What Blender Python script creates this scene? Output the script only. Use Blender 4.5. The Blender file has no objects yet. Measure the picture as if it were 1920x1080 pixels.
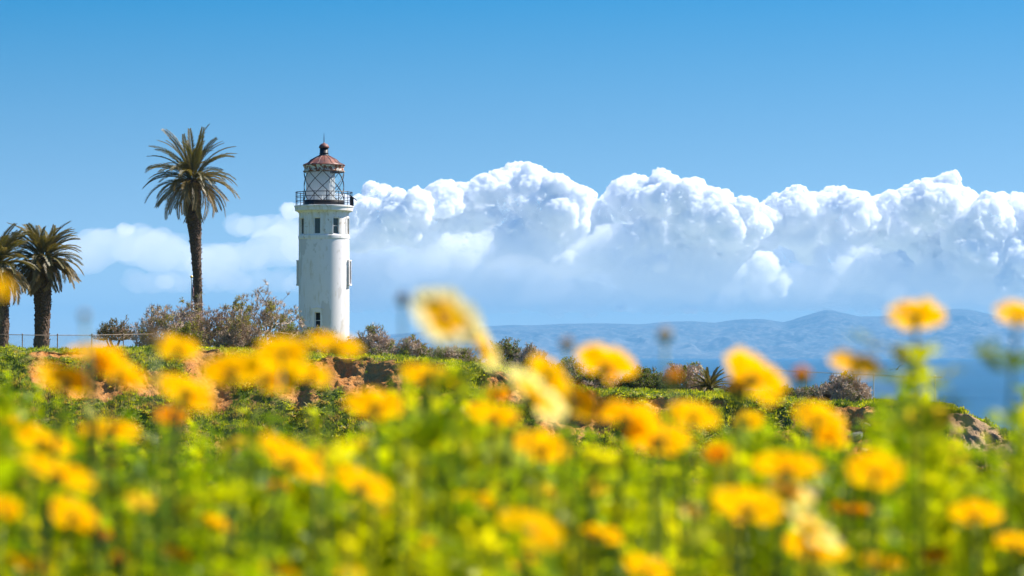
import bpy, bmesh, math, random
import numpy as np
from mathutils import Vector, Matrix

sc = bpy.context.scene
COL = sc.collection
R = math.radians
rng = np.random.default_rng(7)
random.seed(7)

# ------------------------------------------------------------------ camera
EYE = 42.0            # metres above the sea
F = 1920 * 100 / 36   # focal length in photograph pixels
HY = 665.0            # row of the horizon
cam_d = bpy.data.cameras.new('camera')
cam = bpy.data.objects.new('camera', cam_d)
COL.objects.link(cam)
cam.location = (0, 0, EYE)
cam.rotation_euler = (R(90), 0, 0)
cam_d.lens = 100
cam_d.sensor_width = 36
cam_d.shift_y = (HY - 540) / 1920
cam_d.clip_start = 0.05
cam_d.clip_end = 200000
cam_d.dof.use_dof = True
cam_d.dof.focus_distance = 240
cam_d.dof.aperture_fstop = 7.0
cam_d.dof.aperture_blades = 0
sc.camera = cam

# ------------------------------------------------------------------ sky and sun
SUN_EL, SUN_AZ = R(50), R(71)          # azimuth from +Y towards +X
S = Vector((math.cos(SUN_EL) * math.sin(SUN_AZ), math.cos(SUN_EL) * math.cos(SUN_AZ), math.sin(SUN_EL)))
sun_d = bpy.data.lights.new('sun', 'SUN')
sun_d.energy = 5.0
sun_d.angle = R(0.5)
sun_d.color = (1.0, 0.95, 0.87)
sun = bpy.data.objects.new('sun', sun_d)
COL.objects.link(sun)
sun.rotation_euler = S.to_track_quat('Z', 'Y').to_euler()
sun.location = (60, 20, 120)

w = bpy.data.worlds.new('World')
sc.world = w
w.use_nodes = True
nt = w.node_tree
nt.nodes.clear()
def wn(t, **k):
    n = nt.nodes.new(t)
    for a, b in k.items(): setattr(n, a, b)
    return n
tc = wn('ShaderNodeTexCoord')
sep = wn('ShaderNodeSeparateXYZ')
mz = wn('ShaderNodeMath', operation='MULTIPLY_ADD')
mz.inputs[1].default_value = 5.5
mz.inputs[2].default_value = 0.06
mx = wn('ShaderNodeMath', operation='MAXIMUM')
mx.inputs[1].default_value = 0.03
cmb = wn('ShaderNodeCombineXYZ')
nrm = wn('ShaderNodeVectorMath', operation='NORMALIZE')
sky = wn('ShaderNodeTexSky', sky_type='NISHITA', sun_disc=False, sun_elevation=SUN_EL, sun_rotation=SUN_AZ)
sky.altitude = 0
sky.air_density = 1.0
sky.dust_density = 0.7
sky.ozone_density = 1.5
hsv = wn('ShaderNodeHueSaturation')
hmr = wn('ShaderNodeMapRange')          # greener blue low down, deeper blue overhead
for i_, v_ in enumerate((0.10, 0.55, 0.478, 0.508)): hmr.inputs[i_ + 1].default_value = v_
smr = wn('ShaderNodeMapRange')          # paler towards the horizon
for i_, v_ in enumerate((0.0, 0.125, 0.75, 1.5)): smr.inputs[i_ + 1].default_value = v_
bg = wn('ShaderNodeBackground')
bg.inputs['Strength'].default_value = 0.093
out = wn('ShaderNodeOutputWorld')
L = nt.links.new
L(tc.outputs['Generated'], sep.inputs[0])
L(sep.outputs['Z'], mz.inputs[0]); L(mz.outputs[0], mx.inputs[0])
L(sep.outputs['X'], cmb.inputs['X']); L(sep.outputs['Y'], cmb.inputs['Y']); L(mx.outputs[0], cmb.inputs['Z'])
L(cmb.outputs[0], nrm.inputs[0]); L(nrm.outputs[0], sky.inputs['Vector'])
L(sep.outputs['Z'], hmr.inputs[0]); L(hmr.outputs[0], hsv.inputs['Hue'])
L(sep.outputs['Z'], smr.inputs[0]); L(smr.outputs[0], hsv.inputs['Saturation'])
L(sky.outputs[0], hsv.inputs['Color']); L(hsv.outputs[0], bg.inputs['Color']); L(bg.outputs[0], out.inputs['Surface'])

sc.view_settings.view_transform = 'Standard'
sc.view_settings.look = 'None'
sc.view_settings.gamma = 1
sc.view_settings.exposure = 1.0
cy = sc.cycles
cy.max_bounces = 72
cy.diffuse_bounces = 8
cy.glossy_bounces = 3
cy.transmission_bounces = 8
cy.transparent_max_bounces = 12
cy.volume_bounces = 72
cy.caustics_reflective = False
cy.caustics_refractive = False
cy.use_denoising = True
cy.sample_clamp_indirect = 8

# ------------------------------------------------------------------ helpers
def P(px, py, d):
    """point seen at photograph pixel (px, py) at forward distance d"""
    return Vector(((px - 960) / F * d, d, EYE + (HY - py) / F * d))

_perm = np.random.default_rng(3).permutation(256)
_perm = np.concatenate([_perm, _perm, _perm])
_g = np.random.default_rng(4).normal(size=(256, 3)); _g /= np.linalg.norm(_g, axis=1)[:, None]
def perlin(p):
    p = np.asarray(p, float)
    i = np.floor(p).astype(np.int64); f = p - i
    u = f * f * f * (f * (f * 6 - 15) + 10)
    i &= 255
    r = 0
    for dx in (0, 1):
        wx = u[:, 0] if dx else 1 - u[:, 0]
        for dy in (0, 1):
            wy = u[:, 1] if dy else 1 - u[:, 1]
            for dz in (0, 1):
                wz = u[:, 2] if dz else 1 - u[:, 2]
                h = _perm[_perm[_perm[(i[:, 0] + dx) & 255] + ((i[:, 1] + dy) & 255)] + ((i[:, 2] + dz) & 255)]
                g = _g[h]
                r = r + wx * wy * wz * (g[:, 0] * (f[:, 0] - dx) + g[:, 1] * (f[:, 1] - dy) + g[:, 2] * (f[:, 2] - dz))
    return r * 1.6
def fbm(p, oct=4, lac=2.03, gain=.5):
    p = np.asarray(p, float); a = 1; r = 0; t = 0
    for k in range(oct):
        r = r + a * perlin(p + 17.3 * k); t += a; a *= gain; p = p * lac
    return r / t
def billow(p, oct=4, lac=2.03, gain=.5):
    p = np.asarray(p, float); a = 1; r = 0; t = 0
    for k in range(oct):
        r = r + a * np.abs(perlin(p + 17.3 * k)); t += a; a *= gain; p = p * lac
    return r / t

def new_mesh(name, v, f, mat=None, parent=None, smooth=True, loc=None, col=None):
    """v: n x 3, f: list of arrays (each m x 3 or m x 4) or one array; col: per-vertex rgb"""
    v = np.ascontiguousarray(v, np.float32)
    fl = f if isinstance(f, list) else [f]
    fl = [np.asarray(a, np.int32) for a in fl if len(a)]
    me = bpy.data.meshes.new(name)
    me.vertices.add(len(v)); me.vertices.foreach_set('co', v.ravel())
    loops = np.concatenate([a.ravel() for a in fl])
    tot = np.concatenate([np.full(len(a), a.shape[1], np.int32) for a in fl])
    st = np.concatenate([[0], np.cumsum(tot)[:-1]]).astype(np.int32)
    me.loops.add(len(loops)); me.loops.foreach_set('vertex_index', loops)
    me.polygons.add(len(tot)); me.polygons.foreach_set('loop_start', st); me.polygons.foreach_set('loop_total', tot)
    me.polygons.foreach_set('use_smooth', np.full(len(tot), smooth))
    me.update(calc_edges=True)
    me.validate()
    if col is not None:
        ca = me.color_attributes.new('tint', 'FLOAT_COLOR', 'POINT')
        c4 = np.ones((len(v), 4), np.float32); c4[:, :3] = col
        ca.data.foreach_set('color', c4.ravel())
    if mat: me.materials.append(mat)
    o = bpy.data.objects.new(name, me)
    COL.objects.link(o)
    if loc is not None: o.location = loc
    if parent: o.parent = parent
    return o

class MB:
    """collects shapes into ONE mesh"""
    def __init__(s): s.v = []; s.q = []; s.t = []; s.n = 0; s.c = []; s.poly = []
    def add(s, v, q=None, t=None, col=None):
        v = np.asarray(v, float)
        s.v.append(v)
        if q is not None and len(q): s.q.append(np.asarray(q, np.int64) + s.n)
        if t is not None and len(t): s.t.append(np.asarray(t, np.int64) + s.n)
        s.c.append(np.broadcast_to(np.asarray(col if col is not None else (1, 1, 1), float), (len(v), 3)))
        s.n += len(v)
    def box(s, c, size, rot=None, col=None):
        x, y, z = np.asarray(size) / 2
        v = np.array([[-x,-y,-z],[x,-y,-z],[x,y,-z],[-x,y,-z],[-x,-y,z],[x,-y,z],[x,y,z],[-x,y,z]], float)
        if rot is not None: v = v @ np.array(rot.to_3x3()).T
        s.add(v + np.asarray(c), [[0,3,2,1],[4,5,6,7],[0,1,5,4],[1,2,6,5],[2,3,7,6],[3,0,4,7]], col=col)
    def tube(s, pts, rad, n=6, cap=True, col=None):
        pts = np.asarray(pts, float); m = len(pts)
        rad = np.broadcast_to(np.asarray(rad, float), (m,))
        tan = np.gradient(pts, axis=0); tan /= np.linalg.norm(tan, axis=1)[:, None] + 1e-12
        ref = np.array([0, 0, 1.]) if abs(tan[0, 2]) < .9 else np.array([1., 0, 0])
        a = np.cross(tan, ref); a /= np.linalg.norm(a, axis=1)[:, None] + 1e-12
        b = np.cross(tan, a)
        th = np.arange(n) * 2 * np.pi / n
        ring = (np.cos(th)[None, :, None] * a[:, None] + np.sin(th)[None, :, None] * b[:, None]) * rad[:, None, None] + pts[:, None]
        v = ring.reshape(-1, 3)
        i = np.arange(m - 1)[:, None] * n; j = np.arange(n)[None]; k = (j + 1) % n
        q = np.stack([i + j, i + k, i + n + k, i + n + j], -1).reshape(-1, 4)
        t = []
        if cap:
            v = np.vstack([v, pts[0], pts[-1]])
            c0, c1 = m * n, m * n + 1
            for jj in range(n):
                t.append([c0, (jj + 1) % n, jj]); t.append([c1, (m - 1) * n + jj, (m - 1) * n + (jj + 1) % n])
        s.add(v, q, t, col)
    def lathe(s, prof, c=(0, 0, 0), n=48, col=None, phi0=0, phi1=2 * np.pi):
        """profile of (r, z), swept about the vertical; phi 0 faces -Y, positive towards +X"""
        prof = np.asarray(prof, float); m = len(prof)
        full = abs(phi1 - phi0 - 2 * np.pi) < 1e-6
        nn = n if full else n + 1
        ph = phi0 + np.arange(nn) * (phi1 - phi0) / n
        v = np.stack([np.outer(prof[:, 0], np.sin(ph)), -np.outer(prof[:, 0], np.cos(ph)), np.repeat(prof[:, 1:2], nn, 1)], -1).reshape(-1, 3) + np.asarray(c)
        i = np.arange(m - 1)[:, None] * nn; j = np.arange(n)[None]; k = (j + 1) % nn
        q = np.stack([i + j, i + k, i + nn + k, i + nn + j], -1).reshape(-1, 4)
        s.add(v, q, col=col)
    def sphere(s, c, r, n=12, m=8, scale=(1, 1, 1), col=None):
        th = np.linspace(0, np.pi, m + 1)
        s0 = len(s.v)
        prof = np.stack([np.sin(th) * r, -np.cos(th) * r], 1); prof[0, 0] = prof[-1, 0] = r * 1e-3
        s.lathe(prof, (0, 0, 0), n, col)
        s.v[s0] = s.v[s0] * np.asarray(scale) + np.asarray(c)
    def build(s, name, mat, parent=None, smooth=False, loc=None, col=False):
        fs = []
        if s.q: fs.append(np.concatenate(s.q))
        if s.t: fs.append(np.concatenate(s.t))
        return new_mesh(name, np.concatenate(s.v), fs, mat, parent, smooth, loc, np.concatenate(s.c) if col else None)

def tag(o, label=None, cat=None, group=None, kind=None):
    if label: o['label'] = label
    if cat: o['category'] = cat
    if group: o['group'] = group
    if kind: o['kind'] = kind
    return o
def thing(name, label, cat, loc=(0, 0, 0), group=None):
    o = bpy.data.objects.new(name, None)
    COL.objects.link(o); o.location = loc; o.empty_display_size = .2
    return tag(o, label, cat, group)

# ------------------------------------------------------------------ materials
class M:
    """small node-graph builder"""
    def __init__(s, name):
        s.m = bpy.data.materials.new(name); s.m.use_nodes = True
        s.t = s.m.node_tree; s.t.nodes.clear()
        s.out = s.n('ShaderNodeOutputMaterial')
    def n(s, t, **k):
        n = s.t.nodes.new(t)
        for a, b in k.items():
            if a == 'inp':
                for q, v in b.items(): s.set(n.inputs[q], v)
            else: setattr(n, a, b)
        return n
    def set(s, i, v):
        if isinstance(v, bpy.types.NodeSocket): s.t.links.new(v, i)
        else:
            if hasattr(i.default_value, '__len__') and len(i.default_value) == 4 and len(v) == 3: v = (*v, 1)
            i.default_value = v
    def coord(s, scale=1, kind='Object'):
        c = s.n('ShaderNodeTexCoord').outputs[kind]
        mp = s.n('ShaderNodeMapping'); s.set(mp.inputs[0], c)
        mp.inputs['Scale'].default_value = (scale,) * 3 if not hasattr(scale, '__len__') else scale
        return mp.outputs[0]
    def noise(s, scale, detail=4, rough=.55, vec=None, dist=0):
        n = s.n('ShaderNodeTexNoise', inp={'Scale': scale, 'Detail': detail, 'Roughness': rough, 'Distortion': dist})
        s.set(n.inputs['Vector'], vec if vec is not None else s.coord())
        return n.outputs['Fac']
    def ramp(s, fac, stops, interp='LINEAR'):
        r = s.n('ShaderNodeValToRGB'); s.set(r.inputs[0], fac); e = r.color_ramp.elements
        r.color_ramp.interpolation = interp
        while len(e) < len(stops): e.new(.5)
        for x, (p, c) in zip(e, stops):
            x.position = p; x.color = (*c, 1) if hasattr(c, '__len__') else (c, c, c, 1)
        return r.outputs[0]
    def mix(s, fac, a, b, mode='MIX'):
        n = s.n('ShaderNodeMix', data_type='RGBA', blend_type=mode)
        s.set(n.inputs[0], fac); s.set(n.inputs[6], a); s.set(n.inputs[7], b)
        return n.outputs[2]
    def math(s, op, a, b=0):
        n = s.n('ShaderNodeMath', operation=op); s.set(n.inputs[0], a); s.set(n.inputs[1], b)
        return n.outputs[0]
    def attr(s, name): return s.n('ShaderNodeAttribute', attribute_name=name).outputs['Color']
    def bump(s, h, strength=.5, dist=.05):
        return s.n('ShaderNodeBump', inp={'Height': h, 'Strength': strength, 'Distance': dist}).outputs[0]
    def pbr(s, color, rough=.6, normal=None, spec=.5, metal=0):
        p = s.n('ShaderNodeBsdfPrincipled', inp={'Base Color': color, 'Roughness': rough, 'Metallic': metal, 'Specular IOR Level': spec})
        if normal is not None: s.set(p.inputs['Normal'], normal)
        return p.outputs[0]
    def surf(s, sh): s.set(s.out.inputs['Surface'], sh); return s.m
    def leaf(s, color, trans, fac=.5, rough=.5, gloss=.06, normal=None):
        d = s.n('ShaderNodeBsdfDiffuse', inp={'Color': color}).outputs[0]
        t = s.n('ShaderNodeBsdfTranslucent', inp={'Color': trans}).outputs[0]
        m = s.n('ShaderNodeMixShader', inp={0: fac, 1: d, 2: t}).outputs[0]
        g = s.n('ShaderNodeBsdfGlossy', inp={'Color': (1, 1, 1), 'Roughness': rough}).outputs[0]
        return s.surf(s.n('ShaderNodeMixShader', inp={0: gloss, 1: m, 2: g}).outputs[0])
# ------------------------------------------------------------------ sea
def sea():
    m = M('sea_water')
    co = m.coord((1, 1, 1))
    w1 = m.noise(.035, 6, .6, m.coord((.5, 1.0, 1)), .4)
    w2 = m.noise(.25, 4, .6, m.coord((.6, 1.0, 1)), .3)
    h = m.math('ADD', m.math('MULTIPLY', w1, 2.2), m.math('MULTIPLY', w2, .5))
    nrm = m.bump(h, .6, 2.5)
    streak = m.noise(.0016, 5, .6, m.coord((.35, 1.0, 1)))
    col = m.mix(m.ramp(streak, [(.35, 0.), (.65, 1.)]), (.003, .042, .085), (.008, .070, .125))
    mat = m.surf(m.pbr(col, .28, nrm, .35))
    o = new_mesh('sea', np.array([[-30000, -2000, 0], [30000, -2000, 0], [30000, 41000, 0], [-30000, 41000, 0]]), np.array([[0, 1, 2, 3]]), mat, smooth=False)
    tag(o, kind='structure')
sea()

# ------------------------------------------------------------------ the island across the channel
def island():
    pts = np.array([(-1500, 668), (300, 655), (560, 640), (690, 630), (760, 625), (850, 618), (910, 612), (960, 609), (1000, 610), (1050, 607), (1130, 606),
                    (1200, 608), (1250, 603), (1300, 602), (1340, 605), (1380, 599), (1430, 598), (1470, 604), (1510, 592), (1535, 584), (1548, 580.5), (1562, 582),
                    (1580, 586), (1610, 593), (1650, 593), (1700, 588), (1760, 583), (1790, 579), (1815, 580), (1840, 585), (1870, 592), (1920, 597),
                    (2050, 603), (2400, 620), (3000, 650)], float)
    D0, D1, D2 = 31000., 36000., 39500.
    nx, ny = 900, 130
    px = np.linspace(-900, 2900, nx)
    top = np.interp(px, pts[:, 0], pts[:, 1])
    zt = EYE + (HY - top) / F * D1
    t = np.linspace(0, 1, ny)[:, None]
    d = np.where(t < .75, D0 + (D1 - D0) * t / .75, D1 + (D2 - D1) * (t - .75) / .25)
    prof = np.where(t < .75, (t / .75) ** .72, 1 - ((t - .75) / .25) ** 1.4)
    X = (px - 960)[None] / F * np.where(t < 2, D1, 0) * (0.55 + .45 * d / D1)
    Y = np.repeat(d, nx, 1)
    q = np.stack([X / 900, Y / 900, X * 0], -1).reshape(-1, 3)
    rid = 1 - 2 * np.abs(fbm(np.stack([X / 1100, Y / 3800, X * 0 + 5], -1).reshape(-1, 3) + .35 * perlin(q)[:, None], 5)).reshape(ny, nx) * 1.5
    sub = billow(q * 3.1, 4).reshape(ny, nx)
    z = zt[None] * prof
    env = 4 * (prof * (1 - prof))
    z = z + env * (rid - .55) * 120 - env * sub * 70 
    z = z + 5 * fbm(q * 6, 3).reshape(ny, nx) * prof
    z = np.where(t < .01, -3, z); z[-1] = -3
    i = np.arange(ny - 1)[:, None] * nx; j = np.arange(nx - 1)[None]
    f = np.stack([i + j, i + j + 1, i + nx + j + 1, i + nx + j], -1).reshape(-1, 4)
    m = M('haze_tinted_scrub')
    n1 = m.noise(.0022, 8, .62); n2 = m.noise(.012, 4, .6)
    col = m.mix(m.ramp(n1, [(.42, 0.), (.60, 1.)]), (.085, .11, .12), (.15, .165, .165))  # blue-grey, low-contrast scrub tones carry some of the distance haze
    col = m.mix(m.math('MULTIPLY', m.ramp(n2, [(.50, 0.), (.62, 1.)]), .7), col, (.26, .26, .24))
    mat = m.surf(m.pbr(col, .95, None, .1))
    o = new_mesh('island', np.stack([X, Y, z], -1).reshape(-1, 3), f, mat)
    tag(o, kind='structure')
    steel = M('mast_steel'); steel = steel.surf(steel.pbr((.12, .12, .13), .5))
    for k, (mx_, hgt) in enumerate([(1544, 34), (1551, 28)]):
        b = P(mx_, 581.5, D1); mb = MB()
        for a in range(3):
            an = a * 2.094
            mb.tube([[math.cos(an) * 3.2, math.sin(an) * 3.2, -6], [math.cos(an) * .6, math.sin(an) * .6, hgt]], .7, 4)
        for zz in range(0, int(hgt), 5):
            rr = 3.2 - 2.6 * zz / hgt
            mb.tube([[math.cos(a * 2.094) * rr, math.sin(a * 2.094) * rr, zz] for a in (0, 1, 2, 3)], .35, 4)
        o = mb.build('radio_mast', steel, loc=b)
        tag(o, ['faint taller radio mast on the left of the island summit', 'faint shorter radio mast on the right of the island summit'][k], 'mast', 'radio masts on the island summit')
island()

# ------------------------------------------------------------------ cloud bank beyond the island
def ico(sub=2):
    bm = bmesh.new(); bmesh.ops.create_icosphere(bm, subdivisions=sub, radius=1)
    v = np.array([x.co[:] for x in bm.verts]); f = np.array([[y.index for y in x.verts] for x in bm.faces]); bm.free()
    return v, f
ICO = ico(2)
def cloud_mat(name, density, color=(1, 1, 1), aniso=0.0):
    m = M(name)
    v = m.n('ShaderNodeVolumePrincipled', inp={'Color': color, 'Density': density, 'Anisotropy': aniso})
    m.set(m.out.inputs['Volume'], v.outputs[0])
    return m.m
def cloud(label, blobs, d, mat, seed, kids=(7, 4), voxel=30., amp=1., flat=1., depth=1.3, jit=800., rough=1., ns=1.):
    rg = np.random.default_rng(seed)
    cs, rs = [], []
    for (px, py, r) in blobs:
        dd = d + rg.normal() * jit
        c = np.array(P(px, py, dd)); rr = r / F * dd
        lev = [(c, rr)]
        cs.append(c); rs.append(rr)
        for kn, lo, hi in [(k, *[(.38, .62), (.34, .55), (.3, .5)][n]) for n, k in enumerate(kids)]:
            nxt = []
            for (c0, r0) in lev:
                for _ in range(kn):
                    v = rg.normal(size=3); v[2] = v[2] * .9 + .25; v[1] -= .25; v /= np.linalg.norm(v)
                    r1 = r0 * rg.uniform(lo, hi); c1 = c0 + v * (r0 * 1.02 - r1 * .45) * np.array([1, depth, flat])
                    cs.append(c1); rs.append(r1); nxt.append((c1, r1))
            lev = nxt
    cs = np.array(cs); rs = np.array(rs)
    v, f = ICO
    sc_ = np.array([1, depth, flat])
    V = (v[None] * rs[:, None, None] * sc_ + cs[:, None]).reshape(-1, 3)
    Fc = (f[None] + (np.arange(len(cs)) * len(v))[:, None, None]).reshape(-1, 3)
    org = np.array([cs[:, 0].mean(), cs[:, 1].mean(), cs[:, 2].min()])
    tmp = new_mesh('tmp', V - org, Fc)
    rm = tmp.modifiers.new('r', 'REMESH'); rm.mode = 'VOXEL'; rm.voxel_size = voxel; rm.use_smooth_shade = True
    dg = bpy.context.evaluated_depsgraph_get()
    ev = tmp.evaluated_get(dg); me = ev.to_mesh()
    n = len(me.vertices); co = np.empty(n * 3, np.float32); me.vertices.foreach_get('co', co); co = co.reshape(-1, 3).astype(float)
    no = np.empty(n * 3, np.float32); me.vertices.foreach_get('normal', no); no = no.reshape(-1, 3).astype(float)
    nf = len(me.polygons); li = np.empty(len(me.loops), np.int32); me.loops.foreach_get('vertex_index', li)
    lt = np.empty(nf, np.int32); me.polygons.foreach_get('loop_total', lt); ls = np.empty(nf, np.int32); me.polygons.foreach_get('loop_start', ls)
    q = li[ls[lt == 4][:, None] + np.arange(4)]; t = li[ls[lt == 3][:, None] + np.arange(3)]
    ev.to_mesh_clear(); bpy.data.objects.remove(tmp)
    lab = np.arange(n)                              # keep the largest connected piece
    ed = np.concatenate([q[:, [0, 1]], q[:, [1, 2]], q[:, [2, 3]], t[:, [0, 1]], t[:, [1, 2]]])
    while True:
        mn = np.minimum(lab[ed[:, 0]], lab[ed[:, 1]]); new = lab.copy()
        np.minimum.at(new, ed[:, 0], mn); np.minimum.at(new, ed[:, 1], mn); new = new[new]
        if (new == lab).all(): break
        lab = new
    ids, cnt = np.unique(lab, return_counts=True); keep = lab == ids[cnt.argmax()]
    idx = np.cumsum(keep) - 1
    q = idx[q[keep[q[:, 0]]]]; t = idx[t[keep[t[:, 0]]]]; co = co[keep]; no = no[keep]
    p = co + org
    warp = np.stack([perlin(p / (420 * ns) + k * 9.1) for k in range(3)], 1) * 120 * ns + np.stack([perlin(p / (130 * ns) + 50 + k * 7.7) for k in range(3)], 1) * 34 * ns
    b = .5 - billow((p + warp) / (300. * ns), 6, gain=.62)
    b = b + .75 * (.4 - billow((p + warp * .5) / (75. * ns), 4, gain=.6)) * rough
    co = co + no * (b * 190 * amp * ns)[:, None] + warp * .6 * amp
    o = new_mesh('cloud', co, [q, t], mat, loc=org)
    tag(o, label, 'cloud', 'clouds of the bank beyond the island')
    return o
DENSE = cloud_mat('cumulus_vapour', .032, (.988, .991, .995))  # slightly absorbing colour deepens the blue shade of the heads
SOFT = cloud_mat('shade_tinted_base_vapour', .0026, (.86, .89, .93))  # absorbing grey-blue colour puts the underside shade into the vapour
THIN = cloud_mat('thin_cloud_vapour', .0006)
PUFF = cloud_mat('puff_vapour', .012)
RAGGED = cloud_mat('ragged_vapour', .0035, (.97, .978, .99))
VEIL = cloud_mat('veil_vapour', .0005, (.93, .945, .97))
WISP = cloud_mat('wisp_vapour', .0026)
FAINT = cloud_mat('streak_vapour', .0015)
CD = 52000.
def rim(pts, r0, r1, seed, drop=.62):
    """blobs strung under an outline of (px, top py)"""
    rg = np.random.default_rng(seed); out = []
    pts = np.array(pts, float)
    x = pts[0, 0]
    while x <= pts[-1, 0]:
        r = rg.uniform(r0, r1); y = np.interp(x, pts[:, 0], pts[:, 1])
        out.append((x, y + r * 1.28, r)); x += r * drop * 1.3
    return out
KID = (9, 6, 3)
def fringe(x0, x1, y0, y1, n, seed):
    rg = np.random.default_rng(seed)
    return [(rg.uniform(x0, x1), rg.uniform(y0, y1), rg.uniform(7, 17)) for _ in range(n)]
cloud('broad white cumulus just right of the lighthouse, lowest of the bright heads',
      rim([(640, 372), (672, 364), (720, 348), (780, 362), (850, 352), (880, 345)], 20, 32, 1) + [(660, 410, 34), (710, 405, 36), (770, 408, 38), (830, 402, 42), (880, 400, 42), (800, 436, 22), (700, 436, 24)] + fringe(670, 880, 425, 462, 12, 31), CD, DENSE, 11, KID, 17)
cloud('tallest white cumulus head above the middle of the bluff',
      rim([(895, 345), (935, 326), (980, 311), (1012, 318), (1060, 334), (1095, 360)], 20, 34, 2) + [(925, 395, 46), (985, 390, 56), (1050, 395, 50), (960, 440, 26), (1000, 440, 34), (1085, 430, 44), (1125, 450, 36), (1140, 480, 20)] + fringe(930, 1110, 440, 482, 14, 32), CD + 600, DENSE, 12, KID, 17)
cloud('round-topped cumulus between the tallest head and the tilted right ones',
      rim([(1145, 362), (1190, 336), (1215, 328), (1240, 343), (1290, 340), (1330, 360), (1370, 378), (1420, 384)], 20, 34, 3) + [(1180, 405, 44), (1240, 400, 54), (1310, 405, 52), (1370, 425, 46), (1425, 435, 36), (1190, 452, 26), (1260, 465, 28), (1300, 490, 26), (1340, 470, 36), (1400, 480, 30), (1300, 520, 20), (1330, 545, 18)] + fringe(1180, 1420, 465, 500, 16, 33), CD - 300, DENSE, 13, KID, 17)
cloud('cumulus split by blue shade standing left of the island summit',
      rim([(1462, 362), (1495, 356), (1540, 368), (1600, 374), (1650, 378)], 20, 32, 4) + [(1498, 400, 26), (1550, 415, 46), (1600, 420, 44), (1570, 470, 40), (1550, 510, 24), (1500, 440, 24), (1515, 470, 18), (1600, 490, 30), (1590, 530, 22)] + fringe(1530, 1610, 480, 525, 10, 34), CD + 300, DENSE, 14, KID, 17)
cloud('large cumulus with a pointed finger at its upper left, rightmost of the bank',
      rim([(1735, 352), (1755, 346), (1795, 353), (1845, 386), (1900, 384), (1990, 394), (2080, 420)], 20, 34, 5) + [(1691, 352, 9), (1702, 356, 12), (1716, 366, 15), (1700, 420, 46), (1760, 420, 62), (1830, 440, 60), (1900, 450, 60), (1980, 460, 60), (1700, 480, 46), (1770, 500, 50), (1850, 510, 50), (1930, 510, 48), (1670, 410, 34), (1650, 440, 26), (2010, 510, 54), (1700, 530, 24)] + fringe(1680, 1960, 535, 560, 18, 35), CD, DENSE, 15, KID, 17)
cloud('ragged column of white cloud bits low between the round-topped and split cumulus',
      [(1440, 470, 22), (1430, 500, 26), (1455, 530, 22), (1475, 550, 18), (1410, 455, 20)], CD - 2600, PUFF, 16, (7, 6, 3), 14, 1.5, ns=.45)
cloud('small torn white puff under the round-topped cumulus',
      [(1208, 508, 10), (1222, 502, 11), (1238, 496, 13), (1248, 488, 10), (1194, 510, 9)], CD - 2600, PUFF, 17, (7, 5, 3), 11, 1.6, ns=.35)
cloud('tiny white puff low over the middle of the island',
      [(1155, 580, 6), (1164, 578, 7), (1174, 581, 5)], CD - 2600, PUFF, 18, (6, 5), 9, 1.5, .6, ns=.22)
cloud('thin line of small puffs low over the island, left of its summit',
      [(1250, 578, 6), (1262, 579, 8), (1275, 580, 8), (1288, 582, 7), (1300, 582, 6), (1312, 583, 5)], CD - 2600, PUFF, 19, (6, 5), 9, 1.5, .6, ns=.22)
cloud('wide grey blue cloud base hanging under the white heads',
      [(x, 520 + 12 * math.sin(x * .013), 56 + 10 * math.sin(x * .031)) for x in range(670, 2350, 42)] + [(x, 466 + 10 * math.sin(x * .02), 44) for x in range(690, 2300, 40)] + [(x, 556, 34) for x in range(640, 2350, 36)], CD + 2000, SOFT, 20, (4, 3), 45, .7, .8, 1.0, 250)
cloud('smooth dim veil of cloud low between the lighthouse and the middle of the island',
      [(x, 500 + .05 * (x - 700) + 8 * math.sin(x * .037), 34) for x in range(680, 1960, 26)] + [(x, 548 + .008 * (x - 700), 26) for x in range(640, 2100, 24)], CD - 1200, VEIL, 27, (4, 3), 40, .8, .7, 1.0, 300)
cloud('pale thin cloud layer low behind the tall palm and lighthouse',
      [(x, 478 + 16 * math.sin(x * .02), 44 + 8 * math.sin(x * .05)) for x in range(160, 660, 34)] + [(x, 530, 26) for x in range(200, 660, 30)] + [(x, 425, 26) for x in range(450, 640, 26)] + [(x, 445, 20) for x in range(170, 300, 20)], CD + 3500, THIN, 21, (6, 5), 40, .3, .75, 1.3, 400)
cloud('bright wisp left of the tall palm',
      [(150, 440, 10), (175, 436, 13), (205, 434, 14), (235, 432, 14), (260, 430, 9)], CD, WISP, 22, (6, 5), 16, .6, .8, ns=.5)
cloud('bright ragged cloud head between the tall palm and the lighthouse',
      [(400, 405, 6), (450, 402, 8), (480, 398, 14), (510, 395, 17), (545, 395, 19), (580, 395, 20), (620, 390, 22), (540, 415, 18)], CD, WISP, 23, (6, 5), 16, .6, .8, ns=.5)
cloud('faint white streak low between the left palms and the tall palm',
      [(235, 538, 9), (270, 536, 11), (310, 532, 12), (345, 530, 11), (380, 530, 8)], CD, FAINT, 24, (5, 4), 20, .8, .7)
cloud('torn white bit of cloud low in the blue gap below the tallest head', [(1052, 490, 9), (1066, 484, 10), (1060, 496, 7)], CD - 2600, PUFF, 25, (7, 5, 3), 10, 1.6, ns=.3)
cloud('pair of joined white scraps low left of the island summit', [(1462, 535, 14), (1478, 552, 13), (1490, 566, 10), (1470, 520, 12)], CD - 2600, PUFF, 26, (7, 5, 3), 12, 1.6, ns=.4)
def ragged(x0, x1, y0, y1, n, seed, r0=14, r1=30):
    rg = np.random.default_rng(seed); xs = np.linspace(x0, x1, n)
    return [(x + rg.normal() * 8, y0 + (y1 - y0) * (x - x0) / (x1 - x0) + rg.normal() * 13, rg.uniform(r0, r1)) for x in xs]
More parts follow.
